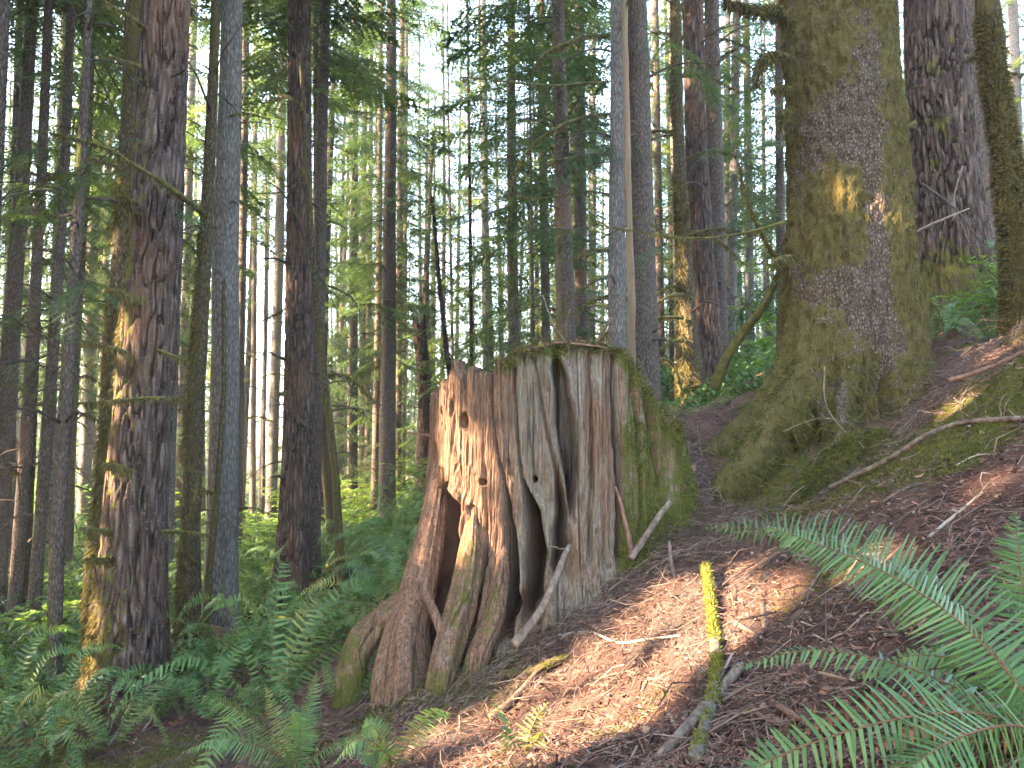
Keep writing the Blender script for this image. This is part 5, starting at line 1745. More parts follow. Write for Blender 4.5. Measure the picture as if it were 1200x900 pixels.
G_, Y_, D_ = [M_FERN, M_RACHIS_B], [M_FERN_Y, M_RACHIS], [M_FERN_D, M_RACHIS_B]
hero_fern("large sword fern with long fronds sweeping in from the right edge", (1235, 870, 1.75), [
    ([(1235, 870, 1.75), (1185, 790, 1.8), (1110, 708, 1.95), (1020, 655, 2.15), (930, 622, 2.4), (826, 618, 2.65)], .135, 72, G_, (-.35, -.2, -.9)),
    ([(1235, 870, 1.75), (1190, 800, 1.7), (1120, 725, 1.75), (1040, 672, 1.85), (960, 638, 1.95), (895, 617, 2.05)], .105, 66, G_, (.3, .7, .75), "frond with brown stalk"),
    ([(1235, 870, 1.75), (1150, 820, 1.95), (1050, 778, 2.1), (950, 762, 2.2), (860, 782, 2.25)], .085, 46, G_, (.1, .9, .3)),
    ([(1235, 870, 1.75), (1160, 838, 1.6), (1080, 838, 1.55), (990, 858, 1.55), (900, 892, 1.6), (870, 920, 1.6)], .1, 46, G_, (.1, .6, .75)),
    ([(1235, 870, 1.75), (1190, 850, 1.6), (1130, 862, 1.5), (1080, 890, 1.45), (1040, 930, 1.45)], .11, 36, G_, (.3, .7, .4)),
    ([(1235, 870, 1.75), (1225, 800, 1.9), (1205, 720, 2.0), (1195, 660, 2.05), (1190, 600, 2.1)], .10, 44, G_, (.9, -.3, .1)),
    ([(1235, 870, 1.75), (1180, 800, 2.1), (1120, 772, 2.3), (1060, 770, 2.4), (1000, 795, 2.5)], .09, 36, G_, (.2, .8, .4)),
    ([(1235, 870, 1.75), (1150, 835, 2.0), (1080, 815, 2.15), (1000, 830, 2.25), (930, 865, 2.3)], .06, 30, D_, (.2, .8, .4), "withered brown frond"),
    ([(1235, 870, 1.75), (1150, 850, 1.95), (1080, 850, 2.0), (1020, 880, 2.0)], .06, 26, D_, (.2, .8, .4), "withered brown frond"),
])
hero_fern("fern at bottom centre with two fronds curling right beside the litter", (460, 905, 4.0), [
    ([(460, 905, 4.0), (478, 870, 3.95), (497, 845, 3.9), (513, 832, 3.85), (527, 836, 3.8)], .085, 34, G_, (.8, .3, -.5)),
    ([(460, 905, 4.0), (452, 882, 3.85), (432, 868, 3.75), (410, 872, 3.7), (390, 897, 3.65)], .10, 34, G_, (.2, .9, .3)),
    ([(460, 905, 4.0), (448, 870, 3.9), (438, 852, 3.9), (428, 845, 3.9)], .09, 30, G_, (.8, .4, 0)),
    ([(460, 905, 4.0), (455, 885, 3.7), (440, 880, 3.6), (425, 895, 3.5)], .09, 26, G_, (.6, .7, 0)),
])
hero_fern("fern with one pale upright frond in the bottom left foreground", (345, 912, 4.6), [
    ([(345, 912, 4.6), (335, 880, 4.55), (305, 850, 4.5), (270, 828, 4.45), (238, 815, 4.4)], .13, 44, G_, (.3, .4, -.8)),
    ([(345, 912, 4.6), (338, 870, 4.8), (324, 840, 4.95), (310, 803, 5.1)], .09, 34, Y_, (1, 0, .1), "pale yellow-green frond"),
    ([(345, 912, 4.6), (352, 870, 4.7), (362, 830, 4.8), (371, 788, 4.9)], .10, 42, [M_FERN, M_RACHIS], (1, 0, .1)),
    ([(345, 912, 4.6), (325, 885, 4.4), (290, 872, 4.3), (255, 866, 4.25), (215, 882, 4.2)], .1, 38, G_, (.2, .8, .4)),
    ([(345, 912, 4.6), (350, 880, 4.4), (352, 855, 4.35), (345, 835, 4.3)], .12, 34, G_, (1, .2, 0)),
    ([(345, 912, 4.6), (370, 885, 4.6), (395, 870, 4.6), (420, 868, 4.6)], .09, 30, G_, (.2, .8, .4)),
])
hero_fern("fern of three upright fronds between the pale one and the stump", (405, 868, 5.6), [
    ([(405, 868, 5.6), (402, 830, 5.7), (392, 800, 5.8), (378, 778, 5.9)], .12, 36, G_, (1, .1, .1)),
    ([(405, 868, 5.6), (412, 830, 5.6), (418, 800, 5.7), (415, 780, 5.7)], .12, 36, G_, (1, .1, .1)),
    ([(405, 868, 5.6), (420, 838, 5.6), (432, 808, 5.6), (436, 787, 5.6)], .11, 34, G_, (1, .1, .1)),
    ([(405, 868, 5.6), (380, 845, 5.5), (350, 832, 5.5), (320, 838, 5.5)], .12, 34, G_, (.1, .8, .4)),
])
hero_fern("small seedling fern with broad leaflets in the centre foreground", (612, 905, 3.75), [
    ([(612, 905, 3.75), (606, 882, 3.75), (598, 866, 3.7), (588, 856, 3.65)], .075, 11, G_, (.9, .3, .2)),
    ([(612, 905, 3.75), (618, 868, 3.8), (628, 842, 3.85), (642, 824, 3.9)], .07, 14, [M_FERN_Y, M_RACHIS], (.8, .2, -.4)),
    ([(612, 905, 3.75), (600, 860, 3.9), (592, 838, 4.0), (578, 826, 4.1)], .07, 11, G_, (.5, .3, -.7)),
    ([(612, 905, 3.75), (622, 880, 3.7), (630, 866, 3.65), (636, 858, 3.6)], .06, 11, [M_FERN_Y, M_RACHIS], (.8, .2, -.4)),
])
hero_fern("fern frond entering at the right edge above the large fern", (1232, 730, 2.6), [
    ([(1232, 730, 2.6), (1215, 690, 2.6), (1200, 655, 2.6), (1192, 625, 2.6)], .12, 34, G_, (1, .1, .1)),
    ([(1232, 730, 2.6), (1210, 712, 2.5), (1185, 700, 2.45), (1168, 706, 2.4)], .09, 26, G_, (.3, .8, .4)),
])

# the fern bed on the left slope
rng = np.random.default_rng(5)
placed = []
NAMED = [  # (u, v, size, fronds, pale, label)
    (185, 842, .5, 13, .35, "yellowish fern growing in the sun right below the plated fir"),
    (60, 872, .95, 13, .1, "broad fern filling the bottom left corner"),
    (130, 880, .8, 12, .2, "low fern with straw-coloured fronds along the bottom edge at left"),
    (262, 805, .6, 12, .1, "dark fern at the foot of the grey-brown trunk"),
    (222, 822, .5, 12, .1, "fern touching the plated fir's right root"),
    (425, 748, .7, 10, .8, "pale yellow fern glowing left of the stump's long root"),
    (330, 790, .7, 11, .1, "fern between the pale upright frond and the grey trunk"),
    (380, 745, .8, 12, .15, "full fern on the slope left of the stump's mossy root"),
    (300, 745, .8, 12, .1, "fern in front of the rotting log"),
    (20, 820, .9, 12, .1, "fern below the bright shrubs at the left edge"),
    (85, 850, .6, 11, .3, "fern with two long bleached fronds left of the plated fir"),
    (1120, 395, .7, 11, 0, "dark fern at the foot of the big furrowed trunk"),
    (1160, 400, .6, 11, 0, "dark fern left of the leaning right-edge trunk"),
]
for i, (u, v, s, nf, pale, lab) in enumerate(NAMED):
    g = onground(u, v)
    fern(lab, g[0], g[1], s, nf, 100 + i, pale=pale)
    placed.append((g[0], g[1]))
fern("shaded fern right behind the big furrowed trunk's mossy foot", 6.4, 9.6, .8, 12, 140)
fern("dark fern by the roots of the big furrowed trunk, nearest the spruce", 4.9, 8.9, .65, 11, 141)
cnt = 0
for tr in range(4000):
    y = rng.uniform(5.6, 21)
    x = rng.uniform(-.74 * y, .05 * y - .9)
    if x > -1.55 - .02 * y and y < 8.5:
        continue
    if x > -1.2 and y < 12:
        continue
    dmin = .42 + .028 * y
    if any((x - a) ** 2 + (y - c) ** 2 < dmin ** 2 for a, c in placed):
        continue
    if any((x - tv[1][0]) ** 2 + (y - tv[1][1]) ** 2 < .35 for tv in TREES.values()):
        continue
    if vnoise(x * .35, y * .35, .2, 8) < -.45 and y > 9:
        continue
    if y < 8.4 and 85 < CU + FPX * x / y < 235:
        continue
    placed.append((x, y))
    fern("green sword fern in the dense fern bed left of the stump", x, y, rng.uniform(.7, 1.15), int(rng.integers(8, 12)), 300 + cnt,
         group="sword ferns covering the slope on the left", pale=.07, dead=.06)
    cnt += 1
    if cnt > 170:
        break

# small far ferns, one mesh each
b = Buf()
r2 = np.random.default_rng(77)
for i in range(10):
    az = i * .63 + r2.uniform(-.2, .2)
    c_, s_ = math.cos(az), math.sin(az)
    L = r2.uniform(.7, 1.0)
    pts = np.array([[0, 0, 0], [.25 * c_ * L, .25 * s_ * L, .4 * L], [.6 * c_ * L, .6 * s_ * L, .6 * L], [c_ * L, s_ * L, .4 * L]])
    frond_buf(b, pts, None, .11, 16, r2, pw=.6)
FARFERN = b.mesh("fern_fronds", [M_FERN, M_RACHIS])
cnt = 0
for tr in range(900):
    y = rng.uniform(16, 34)
    x = rng.uniform(-.74 * y, -.02 * y)
    if any((x - a) ** 2 + (y - c) ** 2 < 1.0 for a, c in placed):
        continue
    placed.append((x, y))
    o = thing("sword_fern", "small distant fern among the trunks beyond the fern bed", "fern", (x, y, gz(x, y) - .03), "far ferns between the trunks",
              rng.uniform(0, 6), FARFERN)
    s = rng.uniform(.7, 1.25)
    o.scale = (s, s, s)
    cnt += 1
    if cnt > 90:
        break

# ------------------------------------------------------------------ leafy shrubs
def shrub_meshes(seed):
    rng = np.random.default_rng(seed)
    bs, bl = Buf(), Buf()
    for i in range(9):
        az, le = rng.uniform(0, 6.28), rng.uniform(.7, 1.5)
        s = np.linspace(0, 1, 8)[:, None]
        d = np.array([math.cos(az), math.sin(az), 0])
        p = d * (s ** 1.5) * le * .75 + np.array([0, 0, 1]) * s * le * (1.05 - .3 * s) + rng.normal(0, .015, (8, 3)) * s
        add_tube(bs, p, .007 * (1.15 - s[:, 0]), 4, 0)
        for k in range(9):
            f = rng.uniform(.3, 1)
            q0 = np.array([np.interp(f, s[:, 0], p[:, c]) for c in range(3)])
            a2 = rng.uniform(0, 6.28)
            d2 = np.array([math.cos(a2), math.sin(a2), rng.uniform(-.1, .25)])
            L = rng.uniform(.2, .5)
            q = q0 + d2 * L * s + np.array([0, 0, -.12 * L]) * s ** 2
            add_tube(bs, q[::3], .0025, 3, 0)
            n = 16
            f2 = rng.uniform(.15, 1, n)
            c = q0 + d2 * (L * f2)[:, None]
            az2 = rng.uniform(0, 6.28, n)
            u = np.stack([np.cos(az2), np.sin(az2), rng.normal(0, .25, n)], 1)
            w = np.stack([-np.sin(az2), np.cos(az2), rng.normal(0, .25, n)], 1)
            ll = rng.uniform(.028, .055, n)[:, None]
            V = np.stack([c, c + u * ll + w * ll * .55, c + u * ll * 2, c + u * ll - w * ll * .55], 1).reshape(-1, 3)
            bl.add(V, np.arange(4 * n).reshape(-1, 4), 0)
    return bs.mesh("stems", M_TWIG), bl.mesh("leaves", M_SHRUB, smooth=False)


SHR = [shrub_meshes(s) for s in (1, 2, 3)]
SH = [(20, 690, 11, 1.1, "bright green leafy shrub at the left edge among thin trunks"),
      (62, 700, 12, 1.1, "bright shrub around the foot of the third trunk from left"),
      (95, 665, 15, 1.3, "leafy shrub glowing behind the dark slim trunk"),
      (30, 770, 9.5, .75, "low leafy shrub beneath the left-edge thin trunks"),
      (205, 690, 15, 1.0, "green shrub seen between the plated fir and slim mossy trunk"),
      (300, 660, 16, 1.1, "vivid green shrub left of the dark plated trunk"),
      (315, 690, 13.5, .8, "low shrub with yellowish sprays beside the dark plated trunk"),
      (282, 640, 22, 1.4, "far shrub in the clearing behind the grey trunk"),
      (325, 625, 24, 1.5, "far shrub just left of the dark plated trunk's middle"),
      (415, 625, 24, 1.6, "yellow-green sunlit shrub right of the thin leaning stem"),
      (432, 610, 27, 1.7, "sunlit shrub at the foot of the far stem pair"),
      (398, 640, 19, 1.0, "small bright shrub touching the thin leaning stem"),
      (482, 592, 26, 1.5, "sunlit green shrub left of the broken snag"),
      (515, 585, 27, 1.6, "green shrub right behind the broken snag's foot"),
      (140, 640, 24, 1.6, "shrub in the bright gap left of the mossy half-hidden trunk"),
      (50, 640, 20, 1.5, "shrub between the far trunks near the left edge"),
      (215, 640, 24, 1.5, "far shrub right of the plated fir"),
      (870, 462, 20, 1.3, "sunlit shrub in the gap left of the huge spruce"),
      (780, 480, 20, 1.3, "shrub behind the stump's right shoulder"),
      (705, 400, 26, 2.2, "bright leafy shrub left of the tan pole behind the stump"),
      (1150, 392, 9.0, .8, "small-leaved shrub at the foot of the big furrowed trunk"),
      (1185, 330, 16, 1.7, "leafy shrub behind the leaning right-edge trunk")]
for i, (u, v, d, s, lab) in enumerate(SH):
    p = P(u, v, d)
    t = thing("leafy_shrub", lab, "shrub", (p[0], p[1], gz(p[0], p[1]) - .02), None, i * 1.3)
    link("stems", SHR[i % 3][0], t)
    link("leaves", SHR[i % 3][1], t)
    t.scale = (s, s, s * .85)
rng = np.random.default_rng(9)
for i in range(90):
    y = rng.uniform(18, 60)
    x = rng.uniform(-.72 * y, .7 * y)
    t = thing("leafy_shrub", "distant green shrub on the forest floor behind the trunks", "shrub", (x, y, gz(x, y) - .05),
              "distant shrubs between the far trunks", rng.uniform(0, 6), SHR[i % 3][1])
    s = rng.uniform(1.3, 2.6)
    t.scale = (s, s, s * .8)

# low green cover on the left and middle distance
rng = np.random.default_rng(21)
n = 130000
yy = np.exp(rng.uniform(math.log(8), math.log(60), n))
xx = rng.uniform(-.78, .75, n) * yy
keep = ((xx < -.05 * yy - 1.2) | (yy > 12)) & (fbm(xx * .5, yy * .5, 0, 3, 88) > -.22)
xx, yy = xx[keep], yy[keep]
zz = ground(xx, yy) + rng.random(len(xx)) ** 2 * .35
az = rng.uniform(0, 6.28, len(xx))
sz = (.02 + .0022 * yy) * rng.uniform(.7, 1.5, len(xx))
c = np.stack([xx, yy, zz], 1)
u_ = np.stack([np.cos(az), np.sin(az), rng.normal(0, .5, len(xx))], 1) * sz[:, None]
w_ = np.stack([-np.sin(az), np.cos(az), rng.normal(0, .5, len(xx))], 1) * sz[:, None] * .6
b = Buf()
b.add(np.stack([c - u_, c + w_, c + u_, c - w_], 1).reshape(-1, 3), np.arange(4 * len(c)).reshape(-1, 4), 0)
link("ground_cover", b.mesh("ground_cover", M_COVER, smooth=False), None, None, kind="stuff")

# ------------------------------------------------------------------ litter
def polar_pts(n, rmin, rmax, amin, amax, rng):
    r = np.exp(rng.uniform(math.log(rmin), math.log(rmax), n))
    a = rng.uniform(amin, amax, n)
    return r * np.sin(a), r * np.cos(a)


def clear_of(x, y):
    k = ((x - SCX) ** 2 + (y - SCY) ** 2 > .85 ** 2)
    return k & ~((x < -2.2) & (y > 9))


rng = np.random.default_rng(33)
b = Buf()
x, y = polar_pts(120000, 1.6, 11, R(-42), R(44), rng)
k = clear_of(x, y)
k &= rng.random(len(x)) < np.where(x < -1.8, .35, 1.0)
x, y = x[k], y[k]
mo = ground_moss(x, y)
k = rng.random(len(x)) < np.clip(1.25 - mo, .25, 1)
x, y = x[k], y[k]
z = ground(x, y)
n = len(x)
az = rng.uniform(0, 6.28, n)
L = rng.uniform(.008, .032, n)
d = np.stack([np.cos(az), np.sin(az), rng.normal(0, .35, n)], 1)
s = np.stack([-np.sin(az), np.cos(az), rng.normal(0, .6, n)], 1)
c = np.stack([x, y, z + .004 + rng.random(n) * .014], 1)
w = rng.uniform(.0012, .0032, n)[:, None]
b.add(np.stack([c - d * L[:, None] - s * w, c - d * L[:, None] + s * w, c + d * L[:, None] + s * w * .6, c + d * L[:, None] - s * w * .6], 1).reshape(-1, 3),
      np.arange(4 * n).reshape(-1, 4), 0)
link("needle_litter", b.mesh("needle_litter", M_LITTER, smooth=False), None, None, kind="stuff")

b = Buf()
x, y = polar_pts(9000, 1.7, 9, R(-42), R(44), rng)
k = clear_of(x, y) & (rng.random(len(x)) < np.where(x < -1.5, .3, 1.0))
x, y = x[k], y[k]
z = ground(x, y)
n = len(x)
az, L = rng.uniform(0, 6.28, n), rng.uniform(.006, .024, n)
u_ = np.stack([np.cos(az), np.sin(az), rng.normal(0, .35, n)], 1) * L[:, None]
w_ = np.stack([-np.sin(az), np.cos(az), rng.normal(0, .35, n)], 1) * (L * rng.uniform(.3, .7, n))[:, None]
c = np.stack([x, y, z + .01], 1)
b.add(np.stack([c - u_ - w_, c - u_ * .7 + w_, c + u_ + w_ * .6, c + u_ * .8 - w_ * .8], 1).reshape(-1, 3), np.arange(4 * n).reshape(-1, 4), 0)
link("bark_chips", b.mesh("bark_chips", M_CHIP, smooth=False), None, None, kind="stuff")


def twig_mass(name, n, sampler, lrange, rr, lift, seed, mat=M_TWIG, jz=.2):
    rng = np.random.default_rng(seed)
    x, y = sampler(n, rng)
    n = len(x)
    z = ground(x, y)
    az = rng.uniform(0, 2 * math.pi, n)
    L = rng.uniform(lrange[0], lrange[1], n) * rng.uniform(.4, 1, n)
    d = np.stack([np.cos(az), np.sin(az), np.zeros(n)], 1)
    # lie along the slope
    e = .08
    sx = (ground_smooth(x + e, y) - ground_smooth(x - e, y)) / (2 * e)
    sy = (ground_smooth(x, y + e) - ground_smooth(x, y - e)) / (2 * e)
    d[:, 2] = d[:, 0] * sx + d[:, 1] * sy + rng.normal(0, jz, n)
    d /= np.linalg.norm(d, axis=1)[:, None]
    side = np.stack([-np.sin(az), np.cos(az), rng.normal(0, .3, n)], 1)
    up = np.cross(d, side)
    c = np.stack([x, y, z + rng.random(n) * lift + .004], 1)
    bend = rng.normal(0, .16, n)[:, None] * L[:, None]
    segs = [-.5, -.15, .2, .5]
    rings = []
    for q, s in enumerate(segs):
        off = side * bend * (1 - (s * 2) ** 2) + up * rng.normal(0, .05, (n, 1)) * L[:, None]
        o = c + d * (s * L)[:, None] + off
        r = rr * rng.uniform(.6, 1.4, (n, 1)) * (1 - .25 * q)
        for a in (0, 2.09, 4.19):
            rings.append(o + (side * math.cos(a) + up * math.sin(a)) * r)
    V = np.stack(rings, 1).reshape(-1, 3)
    m = len(segs) * 3
    F = []
    for q in range(len(segs) - 1):
        for a in range(3):
            F.append([q * 3 + a, q * 3 + (a + 1) % 3, (q + 1) * 3 + (a + 1) % 3, (q + 1) * 3 + a])
    F = (np.arange(n)[:, None, None] * m + np.array(F)[None]).reshape(-1, 4)
    b = Buf()
    b.add(V, F, 0)
    link(name, b.mesh(name, mat), None, None, kind="stuff")


def s_wide(n, rng):
    x, y = polar_pts(n, 1.7, 11, R(-42), R(44), rng)
    k = clear_of(x, y) & (rng.random(n) < np.where(x < -1.5, .35, 1.0))
    return x[k], y[k]


def s_blob(cx, cy_, sx, sy):
    def f(n, rng):
        return cx + rng.normal(0, sx, n), cy_ + rng.normal(0, sy, n)
    return f


twig_mass("fallen_twigs", 15000, s_wide, (.04, .24), .002, .035, 1)
twig_mass("fallen_twigs", 1500, s_wide, (.12, .5), .0042, .05, 8)
twig_mass("fallen_twigs", 500, s_wide, (.3, .9), .0055, .05, 9, jz=.12)
pB = P(800, 610, 6.0)
twig_mass("twig_tangle", 900, s_blob(pB[0], pB[1], .28, .45), (.15, .6), .003, .12, 2)
pB = P(795, 540, 6.8)
twig_mass("twig_tangle", 700, s_blob(pB[0], pB[1], .16, .4), (.12, .5), .003, .2, 12, jz=.4)
pB = P(770, 600, 6.1)
twig_mass("twig_tangle", 500, s_blob(pB[0], pB[1], .2, .25), (.12, .45), .003, .16, 13, jz=.35)
pB = P(690, 690, 5.1)
twig_mass("twig_tangle", 700, s_blob(pB[0], pB[1], .35, .25), (.1, .4), .0022, .06, 3)
pB = P(1130, 420, 6.3)
twig_mass("brush_pile", 420, s_blob(pB[0], pB[1], .4, .3), (.1, .5), .0026, .2, 4, jz=.45)
pB = P(560, 810, 4.9)
twig_mass("twig_tangle", 450, s_blob(pB[0], pB[1], .28, .2), (.1, .35), .0022, .05, 5)
pB = P(1050, 500, 5.9)
twig_mass("twig_tangle", 350, s_blob(pB[0], pB[1], .5, .4), (.15, .6), .0022, .09, 6)

# ground moss tufts where the floor is mossy
rng = np.random.default_rng(44)
x, y = polar_pts(130000, 1.7, 9.5, R(-42), R(44), rng)
mo = ground_moss(x, y) + .12 * fbm(x * 14, y * 14, 0, 2, 3)
k = (mo > .52) & ((x - SCX) ** 2 + (y - SCY) ** 2 > .95)
x, y = x[k][:75000], y[k][:75000]
p = np.stack([x, y, ground(x, y) - .003], 1)
nr = np.tile(np.array([-.3, 0, 1.0]), (len(p), 1)) + rng.normal(0, .3, (len(p), 3))
b = Buf()
sel = fbm(x * 2.3, y * 2.3, 3, 2, 61) > .22
add_tufts(b, p[~sel], nr[~sel], rng, 0, length=(.008, .028), width=.0028, lift=.9, down=-.1, jitter=.45)
add_tufts(b, p[sel], nr[sel], rng, 1, length=(.008, .024), width=.0028, lift=.9, down=-.1, jitter=.45)
link("ground_moss", b.mesh("ground_moss", [M_MOSS, M_MOSS_Y], smooth=False), None, None, kind="stuff")
# long moss falling over the mound before the spruce
n = 14000
a = rng.uniform(0, 6.28, n)
rr_ = np.sqrt(rng.random(n)) * .42
x, y = MOUND[0] + rr_ * np.cos(a), MOUND[1] + rr_ * .8 * np.sin(a)
p = np.stack([x, y, ground(x, y)], 1)
nr = np.stack([np.cos(a) * rr_ * 2, np.sin(a) * rr_ * 2, np.full(n, .5)], 1)
b = Buf()
add_tufts(b, p, nr, rng, 0, length=(.02, .075), width=.003, lift=.5, down=.45, jitter=.3)
t = thing("moss_mound", "rounded hummock of long green moss in front of the huge spruce", "moss", (0, 0, 0), data=b.mesh("moss_mound", M_MOSS, smooth=False))

# pebbles and scattered fallen leaves
n = 260
x, y = polar_pts(n, 2.0, 6.5, R(8), R(40), rng)
b = Buf()
ico = np.array([[0, 0, 1], [.9, 0, .3], [.28, .85, .3], [-.72, .5, .3], [-.72, -.5, .3], [.28, -.85, .3], [0, 0, -.6]])
fc = np.array([[0, 1, 2], [0, 2, 3], [0, 3, 4], [0, 4, 5], [0, 5, 1], [6, 2, 1], [6, 3, 2], [6, 4, 3], [6, 5, 4], [6, 1, 5]])
for i in range(n):
    s = rng.uniform(.005, .016)
    V = ico * s * rng.uniform(.7, 1.3, (7, 3)) + [x[i], y[i], gz(x[i], y[i]) + s * .3]
    b.add(V, fc, 0)
link("pebbles", b.mesh("pebbles", M_STONE), None, None, kind="stuff")


def leaf_mesh(seed, lobed=False):
    rng = np.random.default_rng(seed)
    a = np.linspace(0, 2 * math.pi, 15)[:-1]
    r = np.where(np.arange(14) % 2 == 0, 1.0, .68) if lobed else 1.0 - .45 * np.abs(np.sin(a))
    r = r * rng.uniform(.85, 1.1, 14)
    V = np.stack([r * np.cos(a), r * np.sin(a) * .8, .25 * np.cos(2 * a + seed) * r * .6], 1)
    V2 = np.vstack([[[0, 0, .0]], V])
    F = np.array([[0, i + 1, (i + 1) % 14 + 1] for i in range(14)])
    b = Buf()
    b.add(V2, F)
    return b.mesh("leaf", M_LEAFB)


LM = [leaf_mesh(1, True), leaf_mesh(2), leaf_mesh(3, True)]
for i, (u, v, s, lab) in enumerate([
        (1078, 561, .038, "tan curled leaf below the long sweeping branch on the right"),
        (1103, 469, .03, "orange leaf caught in twigs right of the spruce"),
        (1076, 635, .042, "pale pink lobed leaf beside the forked pale stick"),
        (1112, 662, .038, "light brown leaf right of the big frond's tip end"),
        (1170, 585, .03, "whitish leaf right of the forked pale stick"),
        (665, 700, .03, "greenish tan leaf stuck in twigs below the stump"),
        (726, 793, .028, "pale chip-like leaf in the sunny litter left of the mossy branch"),
        (880, 640, .026, "small tan leaf above the big fern's tip"),
        (757, 860, .026, "light leaf in the sunny litter at bottom centre"),
        (1000, 745, .03, "small brown leaf under the big fern's upper frond"),
        (925, 590, .028, "tan leaf scrap left of the moss mound"),
        (1150, 740, .03, "pale leaf scrap under the fern at the right edge"),
        (700, 850, .022, "orange leaf flake in the sun near the bottom centre"),
        (605, 822, .026, "tan leaf beside the lit root-like stick"),
        (855, 705, .026, "light leaf right of the top of the mossy branch"),
        (230, 820, .05, "orange-brown leaf lit between the ferns at lower left")]):
    g = onground(u, v)
    t = thing("fallen_leaf", lab, "leaf", g + np.array([0, 0, .02]), None, i * 1.7, LM[i % 3])
    t.rotation_euler = (.35 * math.sin(i), -.4, i * 1.7)
    t.scale = (s, s, s)

# ------------------------------------------------------------------ unseen trees added around the view to shade it, then the far wood
def shade_tree(x, y, variant, carve, rng, label, crown='coarse', r0=.25, h=27):  # unseen tree added to shade the scene; carve opens its crown along sun rays
    z = gz(x, y)
    t = thing("conifer_tree", label, "tree", (x, y, z - .2), "trees of the wood outside the picture" if carve else "trees of the wood outside the picture")
    tt = np.linspace(0, 1, 12)
    p = np.stack([.3 * np.sin(tt * 3 + x), .3 * np.sin(tt * 2 + y), tt * h], 1)
    b = Buf()
    add_tube(b, p, r0 * (1.15 - tt), 12, 0, moss=.2)
    link("trunk", b.mesh("trunk", M_HEM), t)
    crown_mesh('coarse', variant)
    src = CROWNS[('buf', variant)]
    rot = rng.uniform(0, 6.28)
    c_, s_ = math.cos(rot), math.sin(rot)
    V = np.concatenate(src.V)
    Vr = V @ np.array([[c_, s_, 0], [-s_, c_, 0], [0, 0, 1.0]])
    Wd = Vr + np.array([x, y, z - .2])
    nb, removed = Buf(), 0
    off = 0
    keep_any = True
    F = np.concatenate([f for f, m in src.F if f.shape[1] == 3])
    Fw = np.concatenate([f for f, m in src.F if f.shape[1] == 4])
    if carve:
        cen = Wd[F].mean(1)
        bad = np.zeros(len(F), bool)
        cw = Wd[Fw].mean(1)
        badw = np.zeros(len(Fw), bool)
        rj = rng.uniform(.55, 1.3, max(len(F), len(Fw)))
        for q, r in zip(TP, TR):
            for arr, bd in ((cen, bad), (cw, badw)):
                rel = arr - q
                along = rel @ SUND
                dd = np.linalg.norm(rel - along[:, None] * SUND, axis=1)
                bd |= (dd < (r + .0035 * np.clip(along, 0, 99)) * rj[:len(dd)] + .03) & (along > 0)
        removed = bad.sum()
        if removed:
            nb.V, nb.n = [Vr], len(Vr)
            nb.F = [(F[~bad], 0), (Fw[~badw], 1)]
            link("crown", nb.mesh("crown", [M_NEEDLE, M_DARKB], smooth=False), t)
            return
    o = link("crown", CROWNS[('coarse', variant)], t)
    o.rotation_euler = (0, 0, rot)


rng = np.random.default_rng(101)
sp = []
for tr in range(12000):
    x = rng.uniform(-52, -9)
    y = rng.uniform(-17, 15)
    if x > -.74 * max(y, 0) - 5.5:
        continue
    if any((x - a) ** 2 + (y - c) ** 2 < 2.9 ** 2 for a, c in sp):
        continue
    rx, ry = x - TP[:, 0], y - TP[:, 1]
    if (np.abs(rx * SUN_H.y - ry * SUN_H.x) < .27).sum() > 3:
        continue
    sp.append((x, y))
    if len(sp) > 125:
        break

for i, (x, y) in enumerate(sp):
    shade_tree(x, y, i % 3, True, rng, "tall conifer added out of view at left to block sun around lit patches")
sp2 = []
for tr in range(3000):
    a = rng.uniform(R(48), R(300))
    r = rng.uniform(5, 32)
    x, y = r * math.sin(a), r * math.cos(a)
    if x < -8 and -30 < y < 30:
        continue
    if any((x - q[0]) ** 2 + (y - q[1]) ** 2 < 4.5 ** 2 for q in sp2) or (abs(x) < 4 and abs(y) < 4):
        continue
    sp2.append((x, y))
    if len(sp2) > 14:
        break
for i, (x, y) in enumerate(sp2):
    shade_tree(x, y, i % 3, True, rng, "tall conifer added for shade, out of view behind or right of the camera")

# filler trees in view beyond the named ones: individuals, copies of a few trees
FAR_TRUNK = []
for s in range(3):
    b = Buf()
    tt = np.linspace(0, 1, 16)
    add_tube(b, np.stack([.25 * np.sin(tt * 4 + s), .25 * np.sin(tt * 3 + s * 2), tt * 29 - .5], 1), .2 * (1.12 - tt), 9, 0, rough=.08, freq=1.5, moss=.1)
    FAR_TRUNK.append(b.mesh("trunk", [M_HEM, M_GREY, M_HEM][s]))


def far_ok(x, y):
    u = CU + FPX * x / y
    return not (272 < u < 342 or 86 < u < 104 or 508 < u < 536)


rng = np.random.default_rng(202)
fp = [(v[1][0], v[1][1]) for v in TREES.values()]
i = 0
for tr in range(5000):
    y = rng.uniform(24, 52)
    x = rng.uniform(-.76, .74) * y
    if not far_ok(x, y) or any((x - a) ** 2 + (y - c) ** 2 < 2.6 ** 2 for a, c in fp):
        continue
    fp.append((x, y))
    t = thing("conifer_tree", "slim far conifer standing between the nearer trunks", "tree", (x, y, gz(x, y)), "slim far conifers behind the named trunks", rng.uniform(0, 6))
    link("trunk", FAR_TRUNK[i % 3], t)
    kd = ['mid', 'low', 'sun', 'low', 'mid'][i % 5]
    o = link("crown", crown_mesh(kd, int(rng.integers(4))), t)
    s = rng.uniform(.8, 1.15)
    t.scale = (s, s, s)
    i += 1
    if i > 60:
        break

